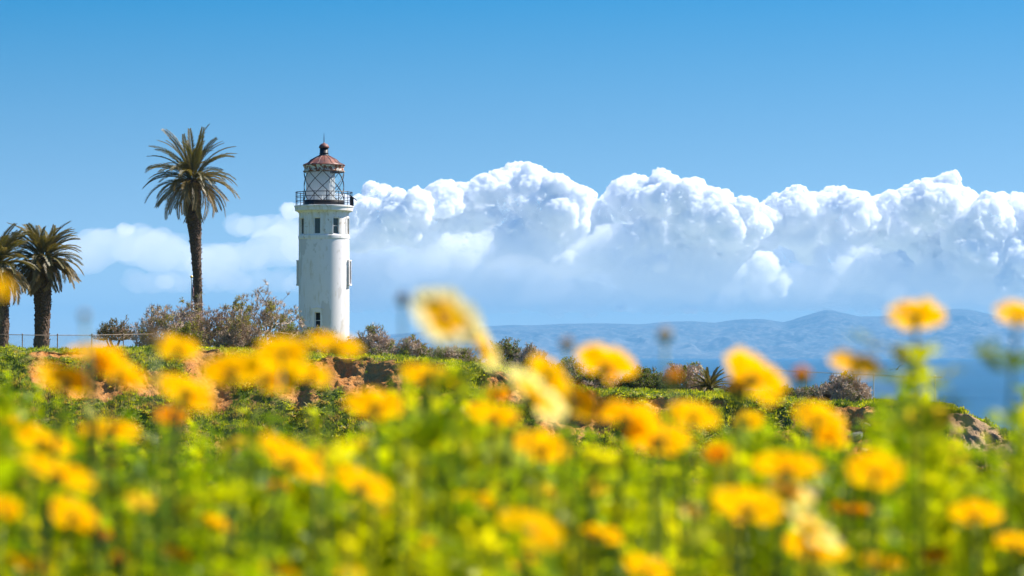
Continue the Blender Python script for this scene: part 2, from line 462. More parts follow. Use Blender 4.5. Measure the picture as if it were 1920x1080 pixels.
cloud('ragged grey lower fringe of cloud under the lowest and tallest white heads', ragged(680, 1130, 445, 486, 26, 41), CD - 900, RAGGED, 41, (7, 5), 24, 1.3, .8, 1.0, 200, ns=.7)
cloud('ragged grey lower fringe of cloud under the round-topped cumulus', ragged(1130, 1460, 478, 520, 22, 42) + ragged(1180, 1440, 530, 545, 14, 45, 12, 24), CD - 900, RAGGED, 42, (7, 5), 24, 1.3, .8, 1.0, 200, ns=.7)
cloud('ragged grey lower fringe of cloud above the island summit and to its right', ragged(1470, 2050, 520, 556, 34, 43) + ragged(1540, 1700, 480, 520, 10, 44, 18, 32), CD - 900, RAGGED, 43, (7, 5), 24, 1.3, .8, 1.0, 200, ns=.7)
# ------------------------------------------------------------------ the headland: one ground sheet from the flower mound, over the ravine, up the bluff to the plateau
CREST = np.array([(-700, 640), (0, 657), (40, 659), (150, 660), (250, 656), (350, 655), (450, 660), (550, 666), (650, 674), (750, 674), (850, 685), (930, 692),
                  (1000, 708), (1060, 727), (1130, 739), (1200, 739), (1300, 743), (1400, 751), (1500, 757), (1600, 764), (1640, 765), (1700, 770),
                  (1760, 770), (1810, 776), (1850, 791), (1900, 816), (1935, 835), (2000, 862), (2100, 905), (2300, 990), (2700, 1160)], float)
CDIST = np.array([(-700, 176), (0, 172), (500, 168), (900, 160), (1200, 152), (1500, 148), (1800, 143), (2000, 140), (2700, 130)], float)
def crest_d(px): return np.interp(px, CDIST[:, 0], CDIST[:, 1])
def crest_z(px): return EYE + (HY - np.interp(px, CREST[:, 0], CREST[:, 1])) / F * crest_d(px)
PLAT = np.array([(-700, 190), (500, 180), (800, 150), (1000, 90), (1300, 48), (1800, 26), (2700, 14)], float)   # depth of the plateau behind its edge
def plateau_z(px, d):
    w = d - crest_d(px)
    return crest_z(px) + 0.0022 * w * (px < 900) - .25 * np.clip((px - 1790) / 80, 0, 1) * np.maximum(w, 0)
def ground_at(px, d):
    return float(plateau_z(np.float64(px), np.float64(d)))
# scars where the turf has slipped: px, metres below the lip (along the face), half width px, half height m, strength
SCARS = [(120, 0.3, 70, .35, 1.1), (85, 2.0, 40, 1.2, .8), (385, 1.3, 34, 1.9, 1.4), (410, 3.6, 26, 1.4, 1.1), (640, 1.2, 46, 1.1, 1.5), (700, 1.9, 60, 1.3, 1.5), (190, 3.3, 80, .8, 1.2), (280, 3.2, 60, .8, 1.0),
         (560, 3.5, 40, .8, .8), (770, 4.0, 30, 1.0, .8), (945, 1.6, 34, 1.0, 1.3), (1080, 2.4, 60, 1.0, 1.3), (1130, 1.1, 30, .8, .9), (1040, 3.4, 40, .8, .9), (1240, .9, 34, .5, 1.1), (1180, 1.2, 26, .5, .7), (1350, 0.8, 20, .4, .9),
         (1608, 1.7, 42, 1.5, 1.6), (1620, 3.6, 30, 1.0, 1.0), (1830, 1.4, 40, 1.2, 1.0), (1805, .9, 36, .5, 1.1), (1900, 2.3, 40, 1.3, 1.0), (1930, 3.6, 40, 1.6, .9), (1840, 5.0, 20, 2., .6), (450, 8.0, 60, .8, .5), (840, 6.2, 40, 1., .5)]
LAND = {}
def land():
    pxs = np.concatenate([np.arange(-700, -60, 16), np.arange(-60, 2000, 2.6), np.arange(2000, 2700, 16)])
    nx = len(pxs)
    # rows: plateau from the back to the lip (w < 0), then down the face (w > 0)
    wb = np.concatenate([np.linspace(1, .12, 26), np.linspace(.115, 0.004, 60)])
    wf = np.concatenate([np.arange(0, 16, .09), np.arange(16, 30, .4), np.linspace(31, 80, 16)])
    cd = crest_d(pxs)[None]; cz = crest_z(pxs)[None]; pd = np.interp(pxs, PLAT[:, 0], PLAT[:, 1])[None]
    rows_d, rows_z, rows_w = [], [], []
    for (k, e) in [(1.35, -1), (1.2, -1), (1.06, .55)]:                       # sea cliff behind
        rows_d.append(cd + pd * 1.0 + (k - 1) * 60); rows_z.append(np.where(e < 0, -2, cz * e) + 0 * cd); rows_w.append(-pd - 60 * (k - 1))
    for t in wb:
        d = cd + pd * t
        rows_d.append(d); rows_z.append(plateau_z(pxs[None], d)); rows_w.append(-pd * t)
    for wv in wf:
        rows_d.append(cd - wv + 0 * pd)
        drop = np.interp(wv, [0, .5, 1.2, 3, 8, 16, 30, 80], [0, .08, .4, 1.6, 4.6, 9.6, 18.5, 36])
        rows_z.append(np.maximum(cz - drop, 3 + 0 * cz)); rows_w.append(wv + 0 * pd)
    for d, z in [(45, 8), (25, 22), (16, 36), (12, 40.2), (9, 41.1), (7, 41.28), (5, 41.32), (3, 41.34), (1, 41.34), (-6, 41.3), (-30, 40)]:
        rows_d.append(d + 0 * cd); rows_z.append(z + 0 * cd); rows_w.append(200 + 0 * cd)
    D = np.concatenate(rows_d); Z = np.concatenate(rows_z); W = np.concatenate(rows_w)
    PX = np.repeat(pxs[None], len(D), 0)
    X = (PX - 960) / F * np.maximum(D, 45)
    p = np.stack([X, D, Z], -1).reshape(-1, 3)
    # scars
    Ws = W + 0 * PX
    n_edge = fbm(p * 1.1, 4).reshape(D.shape)
    soil = np.zeros_like(D); dent = np.zeros_like(D)
    for (sx, sd, hw, hh, st) in SCARS:
        e = ((PX - sx) / hw) ** 2 + ((Ws - sd * 1.15) / (hh * 1.25)) ** 2
        g = np.exp(-e * .9) * st
        soil = np.maximum(soil, g)
        dent = np.maximum(dent, np.exp(-e) * st)
    face = np.clip((Ws + 1.2) / 2.2, 0, 1) * np.clip((60 - Ws) / 20, 0, 1)
    steep_soil = np.clip(fbm(np.stack([X / 2.2, D / 2.2, Z / 1.3], -1).reshape(-1, 3), 4).reshape(D.shape) * 3 - .55, 0, 1) * face * np.clip((Ws - .8) / 2, 0, 1)
    soilf = np.clip((soil + n_edge * .55 - .32) * 4, 0, 1)
    soilf = np.maximum(soilf, steep_soil * .8) * (Ws < 60)
    # shape: lumps on the lip, gullies down the face, slipped hollows
    lump = fbm(p * .75, 3).reshape(D.shape) * .42 + fbm(p * 1.9, 3).reshape(D.shape) * .11
    gul = -np.abs(fbm(np.stack([X / 2.6, D / 11, Z / 11], -1).reshape(-1, 3), 3).reshape(D.shape)) * 1.8 + .3
    rough = fbm(p * np.array([3.0, 3, 2.2]), 4).reshape(D.shape) * .18 + billow(p * np.array([5.0, 5, 1.8]), 3).reshape(D.shape) * .14
    land_ok = (Ws < 60) & (Ws > -60)
    nearlip = np.clip(1 - np.abs(Ws) / 40, 0.25, 1)
    Z2 = Z + lump * land_ok * np.clip(1 - np.clip(-Ws - 3, 0, 30) / 30, .15, 1)
    push = (gul * face * .55 - dent * .5 * np.clip(Ws / .5 + .5, 0, 1) + rough * soilf * face) * (Ws < 60)
    D2 = D - push * .8; Z2 = Z2 + push * .45 * np.clip(Ws, 0, 1)
    X2 = (PX - 960) / F * np.maximum(D2, 45) + fbm(p * 1.4 + 40, 2).reshape(D.shape) * .25 * face
    # fade the ground out of the flower mound detail
    v = np.stack([X2, D2, Z2], -1)
    nr = len(D)
    i = np.arange(nr - 1)[:, None] * nx; j = np.arange(nx - 1)[None]
    f = np.stack([i + j, i + nx + j, i + nx + j + 1, i + j + 1], -1).reshape(-1, 4)
    m = M('turf_and_earth')
    co = m.coord(1)
    a = m.attr('tint')
    sp = m.n('ShaderNodeSeparateColor'); m.set(sp.inputs[0], a)
    n1 = m.noise(.5, 6, .6); n2 = m.noise(3.5, 5, .65); n3 = m.noise(14, 4, .6)
    earth = m.mix(m.ramp(n1, [(.35, 0.), (.65, 1.)]), (.46, .155, .034), (.62, .30, .09))
    earth = m.mix(m.math('MULTIPLY', m.ramp(n2, [(.45, 0.), (.7, 1.)]), .6), earth, (.60, .35, .14))
    earth = m.mix(m.math('MULTIPLY', m.ramp(n3, [(.30, 1.), (.45, 0.)]), .7), earth, (.10, .05, .03))
    turf = m.mix(m.ramp(n2, [(.35, 0.), (.62, 1.)]), (.055, .10, .012), (.19, .22, .025))
    turf = m.mix(m.math('MULTIPLY', m.ramp(n1, [(.48, 0.), (.62, 1.)]), .6), turf, (.24, .19, .06))
    col = m.mix(sp.outputs[0], turf, earth)
    dark = m.mix(sp.outputs[1], col, (.44, .31, .19))
    nrm = m.bump(m.math('ADD', n2, m.math('MULTIPLY', n3, .6)), .9, .18)
    mat = m.surf(m.pbr(dark, .95, nrm, .1))
    tan = np.clip((PX - 1700) / 120, 0, 1) * .8 * soilf
    colv = np.stack([soilf, tan, soilf * 0], -1).reshape(-1, 3)
    o = new_mesh('ground', v.reshape(-1, 3), f, mat, col=colv)
    tag(o, kind='structure')
    LAND.update(v=v, soil=soilf, W=Ws, PX=PX)
land()

# ------------------------------------------------------------------ low cover on the bluff
def cover():
    rg = np.random.default_rng(21)
    v, soil, Ws, PX = LAND['v'], LAND['soil'], LAND['W'], LAND['PX']
    sel = (Ws > -24) & (Ws < 19) & (PX > -60) & (PX < 2000)
    fade = np.clip(1 + Ws / 26, .35, 1)
    iy, ix = np.nonzero(sel)
    area = np.where(Ws < 0, 1.6, 1.0)[iy, ix]
    wgt = (1 - soil[iy, ix]) ** 1.5 * area * fade[iy, ix] + .012
    N = 60000
    pick = rg.choice(len(iy), N, p=wgt / wgt.sum())
    base = v[iy[pick], ix[pick]] + rg.normal(size=(N, 3)) * [.06, .06, .0]
    W = Ws[iy[pick], ix[pick]]
    clump = fbm(base * [.35, .35, .35], 3); clump2 = fbm(base * 1.1 + 9, 2)
    kind = np.where(clump + rg.normal(size=N) * .12 > .12, 1, 0)          # 1: leafy cover, 0: grass
    straw = (W > 3) & (clump2 + rg.normal(size=N) * .2 > .30)
    B = 7
    g_dark = np.array([.065, .125, .010]); g_mid = np.array([.21, .28, .012]); g_bright = np.array([.42, .44, .020]); g_pale = np.array([.36, .37, .14]); st = np.array([.34, .27, .09])  # plant tones, dark green to bright yellow-green, plus pale and straw
    t = np.clip(.5 + clump2 * 1.4 + rg.normal(size=N) * .22, 0, 1)[:, None]
    col = np.where(t < .5, g_dark + (g_mid - g_dark) * t * 2, g_mid + (g_bright - g_mid) * (t - .5) * 2)
    pale = (rg.random(N) < .10) & (W < 2.5)
    col[pale] = g_pale; col[straw] = st * rg.uniform(.6, 1.1, (straw.sum(), 1))
    h = np.where(kind == 1, rg.uniform(.10, .24, N), rg.uniform(.14, .36, N)) * np.where(W < 1, 1.0, .9)
    h = np.where(straw, rg.uniform(.2, .5, N), h)
    b0 = np.repeat(base, B, 0); hh = np.repeat(h, B) * rg.uniform(.5, 1.1, N * B); kk = np.repeat(kind, B)
    az = rg.random(N * B) * 2 * np.pi; lean = np.where(kk == 1, rg.uniform(.5, 1.3, N * B), rg.uniform(.05, .6, N * B))
    dirv = np.stack([np.cos(az) * np.sin(lean), np.sin(az) * np.sin(lean) - .12 * np.repeat(W > 2, B), np.cos(lean)], -1)
    wd = np.where(kk == 1, rg.uniform(.035, .075, N * B), rg.uniform(.012, .028, N * B))
    off = rg.normal(size=(N * B, 3)) * [.07, .07, .0]
    side = np.stack([-np.sin(az), np.cos(az), np.zeros(N * B)], -1)
    root = b0 + off - [0, 0, .05]
    mid = root + dirv * (hh * .6)[:, None]; tip = root + dirv * hh[:, None] - np.array([0, 0, 1]) * (hh * .18 * lean)[:, None]
    V = np.stack([root, mid + side * wd[:, None], tip, mid - side * wd[:, None]], 1).reshape(-1, 3)
    q = np.arange(N * B * 4).reshape(-1, 4)
    cc = np.repeat(np.repeat(col, B, 0) * rg.uniform(.75, 1.25, (N * B, 1)), 4, 0)
    m = M('cover_leaf'); a = m.attr('tint')
    mat = m.leaf(a, m.mix(1, a, (1.8, 1.55, .6), 'MULTIPLY'), .5, .5, .02)
    o = new_mesh('ground_cover', V, q, mat, smooth=False, col=cc)
    tag(o, 'low green grass and leafy cover on the bluff and its eroded face', 'grass', kind='stuff')
cover()

# rocks showing in the scars
def rocks():
    rg = np.random.default_rng(5)
    m = M('grey_rock'); n1 = m.noise(3, 6, .65)
    mat = m.surf(m.pbr(m.mix(m.ramp(n1, [(.35, 0.), (.65, 1.)]), (.045, .045, .05), (.17, .16, .16)), .9, m.bump(n1, .8, .1)))
    m = M('brown_rock'); n1 = m.noise(3, 6, .65)
    mat2 = m.surf(m.pbr(m.mix(m.ramp(n1, [(.35, 0.), (.65, 1.)]), (.16, .09, .06), (.36, .25, .17)), .9, m.bump(n1, .8, .1)))
    v, Ws, PX = LAND['v'], LAND['W'], LAND['PX']
    for (px, wv, s, mt, lab) in [(1600, 2.6, (.55, .5, .75), mat, 'dark grey rock set in the brown scar at the right of the bluff'),
                                 (1622, 3.3, (.35, .35, .3), mat2, 'small brown rock below the dark grey rock in the right scar'),
                                 (1630, 1.5, (.3, .3, .35), mat2, 'brown rock high in the right scar, right of the dark grey rock')]:
        j = np.abs(PX[0] - px).argmin(); i = np.abs(Ws[:, j] - wv).argmin()
        b = ICO if False else ico(3)
        p = b[0] * np.array(s)
        p = p * (1 + .35 * fbm(b[0] * 1.4 + rg.random(3) * 50, 3))[:, None]
        for _ in range(16):                          # broken flat faces
            nv = rg.normal(size=3); nv /= np.linalg.norm(nv); lim = .42 * np.linalg.norm(np.array(s) * nv)
            h = p @ nv; p = p - np.maximum(h - lim, 0)[:, None] * nv
        o = new_mesh('rock', p, b[1], mt, smooth=False, loc=v[i, j] + np.array([0, -.1, 0]))
        tag(o, lab, 'rock', 'rocks in the slipped earth')
rocks()
# ------------------------------------------------------------------ lighthouse
def lighthouse():
    D = 278.; k = D / F
    gx = (607.5 - 960) * k
    gz = ground_at(607, D)
    hz = lambda y: EYE + (HY - y) * k - gz
    root = thing('lighthouse', 'white round lighthouse tower with rusty red lantern roof and railed gallery', 'lighthouse', (gx, D, gz))
    # paint
    m = M('white_paint')
    sep_ = m.n('ShaderNodeSeparateXYZ'); m.set(sep_.inputs[0], m.coord())
    n1 = m.noise(.32, 5, .6, m.coord((1, 1, .55)), .3); n2 = m.noise(2.5, 5, .6, m.coord((1, 1, .25))); n3 = m.noise(9, 4, .6)
    c = m.mix(m.ramp(n1, [(.52, 0.), (.535, 1.)]), (.86, .80, .79), (.70, .645, .62))
    c = m.mix(m.math('MULTIPLY', m.ramp(n2, [(.56, 0.), (.70, 1.)]), .55), c, (.60, .50, .36))
    c = m.mix(m.math('MULTIPLY', m.ramp(n3, [(.66, 0.), (.72, 1.)]), .25), c, (.40, .38, .36))
    paint = m.surf(m.pbr(c, .75, m.bump(m.noise(6, 5, .7), .25, .03), .3))
    m = M('stained_white_paint')
    n2 = m.noise(2.2, 6, .65, m.coord((1, 1, .22))); n3 = m.noise(3.5, 5, .65)
    c = m.mix(m.ramp(n2, [(.50, 0.), (.70, 1.)]), (.83, .79, .76), (.62, .52, .36))
    c = m.mix(m.math('MULTIPLY', m.ramp(n3, [(.60, 0.), (.68, 1.)]), .7), c, (.34, .23, .13))
    stained = m.surf(m.pbr(c, .75, m.bump(n3, .2, .03), .3))
    m = M('rusty_paint')
    n2 = m.noise(2.6, 6, .7); n3 = m.noise(9, 5, .7)
    c = m.mix(m.ramp(n2, [(.46, 0.), (.54, 1.)]), (.72, .68, .58), (.26, .075, .025))
    c = m.mix(m.ramp(n3, [(.54, 0.), (.62, 1.)]), c, (.12, .035, .015))
    rusty = m.surf(m.pbr(c, .8, m.bump(n3, .3, .02), .3))
    m = M('red_oxide_roof')
    n2 = m.noise(1.6, 6, .7); n3 = m.noise(7, 5, .65)
    c = m.mix(m.ramp(n2, [(.38, 0.), (.62, 1.)]), (.10, .045, .04), (.27, .085, .045))
    c = m.mix(m.math('MULTIPLY', m.ramp(n3, [(.52, 0.), (.66, 1.)]), .7), c, (.13, .08, .075))
    roofm = m.surf(m.pbr(c, .55, m.bump(n3, .2, .02), .4))
    m = M('black_iron'); n2 = m.noise(5, 5, .7)
    iron = m.surf(m.pbr(m.mix(m.ramp(n2, [(.55, 0.), (.68, 1.)]), (.012, .012, .014), (.10, .035, .02)), .5, None, .4))
    m = M('window_glass'); wgl = m.surf(m.pbr(m.mix(m.noise(1.2, 3), (.004, .012, .012), (.03, .06, .055)), .08, None, .5))
    m = M('dark_room'); dark = m.surf(m.pbr((.012, .011, .012), .9))
    m = M('lantern_glass')
    tr = m.n('ShaderNodeBsdfTransparent', inp={'Color': (.95, .985, .975)}).outputs[0]; gl = m.n('ShaderNodeBsdfGlossy', inp={'Roughness': .02}).outputs[0]
    lg = m.surf(m.n('ShaderNodeMixShader', inp={0: .05, 1: tr, 2: gl}).outputs[0])
    m = M('white_curtain'); cc_ = m.mix(m.noise(1.5, 3, .5, m.coord((6, 6, .3))), (.76, .76, .80), (.86, .86, .88)); cur = m.leaf(cc_, cc_, .5, .6, 0)

    r0 = 47.3 * k
    def wall(rad, z0, z1, holes, depth, n=96, rad_top=None):
        """round wall with curved openings; holes: (phi0, phi1, za, zb)"""
        mb = MB()
        ph = sorted(set([round(-math.pi + i * 2 * math.pi / n, 5) for i in range(n)] + [round(h[i], 5) for h in holes for i in (0, 1)]))
        zs = sorted(set([z0, z1] + [h[i] for h in holes for i in (2, 3)] + list(np.linspace(z0, z1, 6)[1:-1])))
        nph, nz = len(ph), len(zs)
        rr = lambda z: rad
        V = [(rr(z) * math.sin(a), -rr(z) * math.cos(a), z) for z in zs for a in ph]
        Q = []
        for i in range(nz - 1):
            zc = (zs[i] + zs[i + 1]) / 2
            for j in range(nph):
                jn = (j + 1) % nph
                ac = (ph[j] + (ph[jn] if jn else ph[0] + 2 * math.pi)) / 2
                if any(h[0] < ac < h[1] and h[2] < zc < h[3] for h in holes): continue
                Q.append([i * nph + j, i * nph + jn, (i + 1) * nph + jn, (i + 1) * nph + j])
        mb.add(V, Q)
        for (a0, a1, za, zb) in holes:
            pt = lambda a, z, rd: (rd * math.sin(a), -rd * math.cos(a), z)
            am = [a0 + (a1 - a0) * t / 4 for t in range(5)]
            for a, fl in ((a0, 0), (a1, 1)):
                mb.add([pt(a, za, rad), pt(a, zb, rad), pt(a, zb, rad - depth), pt(a, za, rad - depth)], [[0, 1, 2, 3] if fl else [3, 2, 1, 0]])
            for z, fl in ((za, 0), (zb, 1)):
                vv = [pt(a, z, rad) for a in am] + [pt(a, z, rad - depth) for a in am]
                mb.add(vv, [[t, t + 1, t + 6, t + 5] if fl else [t + 5, t + 6, t + 1, t] for t in range(4)])
        return mb
    def curved(mb, rad, a0, a1, za, zb, th, n=5):
        mb_v = []
        for rd in (rad, rad - th):
            for z in (za, zb):
                for t in range(n + 1):
                    a = a0 + (a1 - a0) * t / n; mb_v.append((rd * math.sin(a), -rd * math.cos(a), z))
        m1 = n + 1; Q = []
        for t in range(n):
            Q += [[t, t + 1, m1 + t + 1, m1 + t], [2 * m1 + t + 1, 2 * m1 + t, 3 * m1 + t, 3 * m1 + t + 1],
                  [m1 + t, m1 + t + 1, 3 * m1 + t + 1, 3 * m1 + t], [2 * m1 + t, 2 * m1 + t + 1, t + 1, t]]
        Q += [[0, m1, 3 * m1, 2 * m1], [n + m1, n, 2 * m1 + n, 3 * m1 + n]]
        mb.add(mb_v, Q)
    # shaft with the low window
    wa0, wa1 = math.asin(-15 / 47.3), math.asin(-3.8 / 47.3)
    lowz = (hz(614), hz(586))
    tower = wall(r0, -1.5, hz(446), [(wa0, wa1, *lowz)], .35).build('tower', paint, root, True)
    def window(a0, a1, za, zb, rad, depth, mat, bars=(), name='window', frame_m=stained, fw=.05):
        mb = MB(); da = fw / rad
        curved(mb, rad - depth + .09, a0, a0 + da, za, zb, .08); curved(mb, rad - depth + .09, a1 - da, a1, za, zb, .08)
        curved(mb, rad - depth + .088, a0 + da, a1 - da, za, za + fw, .08); curved(mb, rad - depth + .088, a0 + da, a1 - da, zb - fw, zb, .08)
        for t in bars: curved(mb, rad - depth + .08, a0 + da, a1 - da, za + (zb - za) * t - .025, za + (zb - za) * t + .025, .05)
        fr_ = mb.build(name, frame_m, root)
        mb = MB(); curved(mb, rad - depth + .03, a0 + .001, a1 - .001, za + .01, zb - .01, .03)
        mb.build('pane', mat, fr_)
        return fr_
    window(wa0, wa1, *lowz, r0, .35, dark, (.45,))
    # hood moulding over the low window: pointed trim
    mb = MB()
    for a, b, za, zb in [(wa0 - .16, wa0 - .11, hz(614), hz(580)), (wa1 + .11, wa1 + .16, hz(614), hz(580))]:
        curved(mb, r0 + .05, a, b, za, zb, .06)
    am = (wa0 + wa1) / 2
    for sg in (-1, 1):
        for t in range(5):
            a_a = am + sg * (.30 - .06 * t) if False else None
    pts = [(wa0 - .16, hz(579.5)), (am, hz(576.8)), (wa1 + .16, hz(579.5))]
    for (a, za), (b, zb) in zip(pts[:-1], pts[1:]):
        n = 6
        ring = [[(r0 + .03) * math.sin(a + (b - a) * t / n), -(r0 + .03) * math.cos(a + (b - a) * t / n), za + (zb - za) * t / n] for t in range(n + 1)]
        mb.tube(ring, .06, 6)
    mb.build('window_hood', paint, root)
    # windows of the stair on both flanks, with projecting frames
    for a, sd in ((1.38, 1), (-1.72, -1)):
        mb = MB(); za, zb = hz(533), hz(490)
        for b0_, b1_ in ((a - .16, a - .10), (a + .10, a + .16)): curved(mb, r0 + .22, b0_, b1_, za, zb, .26)
        curved(mb, r0 + .24, a - .17, a + .17, zb, zb + .12, .28); curved(mb, r0 + .26, a - .17, a + .17, za - .14, za, .30)
        s_ = mb.build('window', paint, root)
        mb = MB(); curved(mb, r0 + .08, a - .10, a + .10, za, zb, .12)
        mb.build('pane', dark, s_)
    # ledge, upper drum, its windows and blind panels
    rd = 46.6 * k
    mb = MB(); mb.lathe([(r0 - .05, hz(449.5)), (r0 + .02, hz(449)), (r0 + .045, hz(447.5)), (r0 + .045, hz(442.5)), (r0 - .02, hz(441)), (r0 - .2, hz(440.8))], n=96)
    mb.build('ledge', stained, root, False)
    hw = .135
    centres = [math.radians(x) for x in (-57, -12, 33, 78, 123, 168, -147, -102)]
    zw = (hz(440.0), hz(410))
    drum = wall(rd, hz(440.9), hz(396.5), [(c_ - hw, c_ + hw, *zw) for c_ in centres], .16).build('watch_room_wall', stained, root, True)
    for i, c_ in enumerate(centres):
        window(c_ - hw, c_ + hw, *zw, rd, .16, wgl if i in (1, 2) else dark, (.5,) if i in (2, 4) else ())
    mb = MB()
    for c_ in centres:
        for s_ in (-1, 1):
            curved(mb, rd + .05, c_ + s_ * (hw + .035) - .03, c_ + s_ * (hw + .035) + .03, zw[0], zw[1] + .12, .07)
        curved(mb, rd + .055, c_ - hw - .005, c_ + hw + .005, zw[1] + .01, zw[1] + .12, .07)
        pa = c_ + math.radians(22.5)
        for s_ in (-1, 1): curved(mb, rd + .035, pa + s_ * .14 - .02, pa + s_ * .14 + .02, zw[0] + .05, zw[1], .05)
    mb.build('window_surround', stained, root)
    # gallery slab on its cornice
    rg_ = 55.2 * k
    mb = MB()
    mb.lathe([(rd - .1, hz(400)), (rd + .08, hz(399.5)), (rd + .12, hz(398)), (rg_ - .22, hz(397)), (rg_ - .05, hz(395.8)), (rg_ - .03, hz(389.5)), (rg_ + .03, hz(389)), (rg_ + .03, hz(386.2)), (rg_ - .1, hz(385.8)), (.3, hz(385.4))], n=96)
    mb.build('gallery', stained, root, False)
    # railing
    rail = MB(); rp = rg_ - .12; zf = hz(386)
    for y, r_ in ((361, .036), (369, .028), (377.5, .028)):
        a = np.linspace(0, 2 * np.pi, 73); rail.tube(np.stack([rp * np.sin(a), -rp * np.cos(a), 0 * a + hz(y)], 1), r_, 5, False)
    rl = rail.build('railing', iron, root)
    for i in range(14):
        a = math.radians(9 + i * 360 / 14); mb = MB()
        x_, y_ = rp * math.sin(a), -rp * math.cos(a)
        mb.tube([[x_, y_, zf - .08], [x_, y_, hz(360.6)]], .036, 6); mb.sphere((x_, y_, hz(360.6)), .05, 8, 6)
        mb.build('post', iron, rl)
    # lantern
    rl_ = 36.6 * k
    mb = MB(); mb.lathe([(rl_ + .06, hz(386)), (rl_ + .06, hz(379.5)), (rl_ - .02, hz(378)), (rl_ - .3, hz(378))], n=64)
    mb.build('lantern_base', iron, root, False)
    mb = MB(); mb.lathe([(rl_, hz(378.2)), (rl_, hz(322))], n=96); mb.build('lantern_glass', lg, root, True)
    mb = MB()
    a = np.arange(0, 97)
    z0, z1 = hz(378), hz(322)
    for i in range(8):
        for s_ in (-1, 1):
            t = np.linspace(0, 1, 17); ph = math.radians(45 * i) + s_ * t * math.pi / 2
            mb.tube(np.stack([(rl_ + .035) * np.sin(ph), -(rl_ + .035) * np.cos(ph), z0 + (z1 - z0) * t], 1), .033, 5)
    for z in (z0 + .03, z1 - .03):
        a = np.linspace(0, 2 * np.pi, 65); mb.tube(np.stack([(rl_ + .02) * np.sin(a), -(rl_ + .02) * np.cos(a), 0 * a + z], 1), .05, 6, False)
    mb.build('lattice', iron, root)
    ph = np.linspace(math.radians(-215), math.radians(24.5), 140)
    rc = rl_ - .18 + .02 * np.sin(ph * 42)
    V = np.concatenate([np.stack([(rc) * np.sin(ph), -(rc) * np.cos(ph), 0 * ph + z], 1) for z in (hz(377.5), hz(323))])
    n = len(ph); q = np.array([[i, i + 1, n + i + 1, n + i] for i in range(n - 1)])
    new_mesh('curtain', V, q, cur, root)
    # cornice, roof, ventilator, rod
    mb = MB(); rr = 37.4 * k
    mb.lathe([(rl_ - .25, hz(322.5)), (rr + .08, hz(322.6)), (rr + .1, hz(320.6)), (rr - .02, hz(320.2)), (rr - .02, hz(314)), (rr + .05, hz(313.4)), (rr + .09, hz(310.5)), (rr - .3, hz(309.5))], n=64)
    mb.build('roof_cornice', rusty, root, False)
    mb = MB()
    rtop, rbot = 8.8 * k, 39.6 * k
    mb.lathe([(rbot - .12, hz(310.9)), (rbot, hz(310.6)), (rbot + .01, hz(309.6)), (rbot - .5, hz(305.6)), (1.3, hz(300.2)), (rtop + .12, hz(292.6)), (rtop - .1, hz(291))], n=64)
    roof = mb.build('roof', roofm, root, True)
    mb = MB()
    for i in range(16):
        a = math.radians(i * 22.5 + 8); mb.tube([[r_ * math.sin(a), -r_ * math.cos(a), z + .02] for r_, z in ((rbot - .02, hz(309.5)), (rbot - .5, hz(305.5)), (1.3, hz(300.1)), (rtop + .1, hz(292.5)))], .022, 4)
    mb.build('seam', roofm, roof)
    mb = MB(); mb.lathe([(rtop + .06, hz(293)), (rtop + .06, hz(291)), (rtop - .03, hz(290)), (rtop - .03, hz(288.5)), (rtop + .02, hz(288)), (rtop - .04, hz(287)), (rtop - .05, hz(278)), (.2, hz(277.5))], n=32)
    mb.build('ventilator', iron, root, True)
    mb = MB(); rb = 9.6 * k
    mb.lathe([(rtop - .1, hz(277.4)), (rb, hz(277.6)), (rb + .01, hz(276.2)), (rb * .9, hz(273)), (rb * .6, hz(270)), (rb * .25, hz(268.7)), (.06, hz(267.9)), (.05, hz(266.5)), (.01, hz(266.3))], n=32)
    mb.build('ventilator_cap', roofm, root, True)
    mb = MB(); mb.tube([[0, 0, hz(267)], [0, 0, hz(258)], [0, 0, hz(249)]], [.045, .035, .012], 6)
    mb.build('lightning_rod', iron, root)
    # weather box on the gallery
    b = thing('fog_signal', 'dark box with a tilted hood on the right side of the lighthouse gallery', 'equipment', (gx + rp - .02, D - .45, gz + zf))
    mb = MB(); mb.box((0, 0, .42), (.36, .5, .84)); mb.build('cabinet', iron, b)
    mb = MB(); mb.box((.10, 0, .80), (.95, .7, .08), Matrix.Rotation(.62, 4, 'Y')); mb.build('hood', iron, b)
lighthouse()

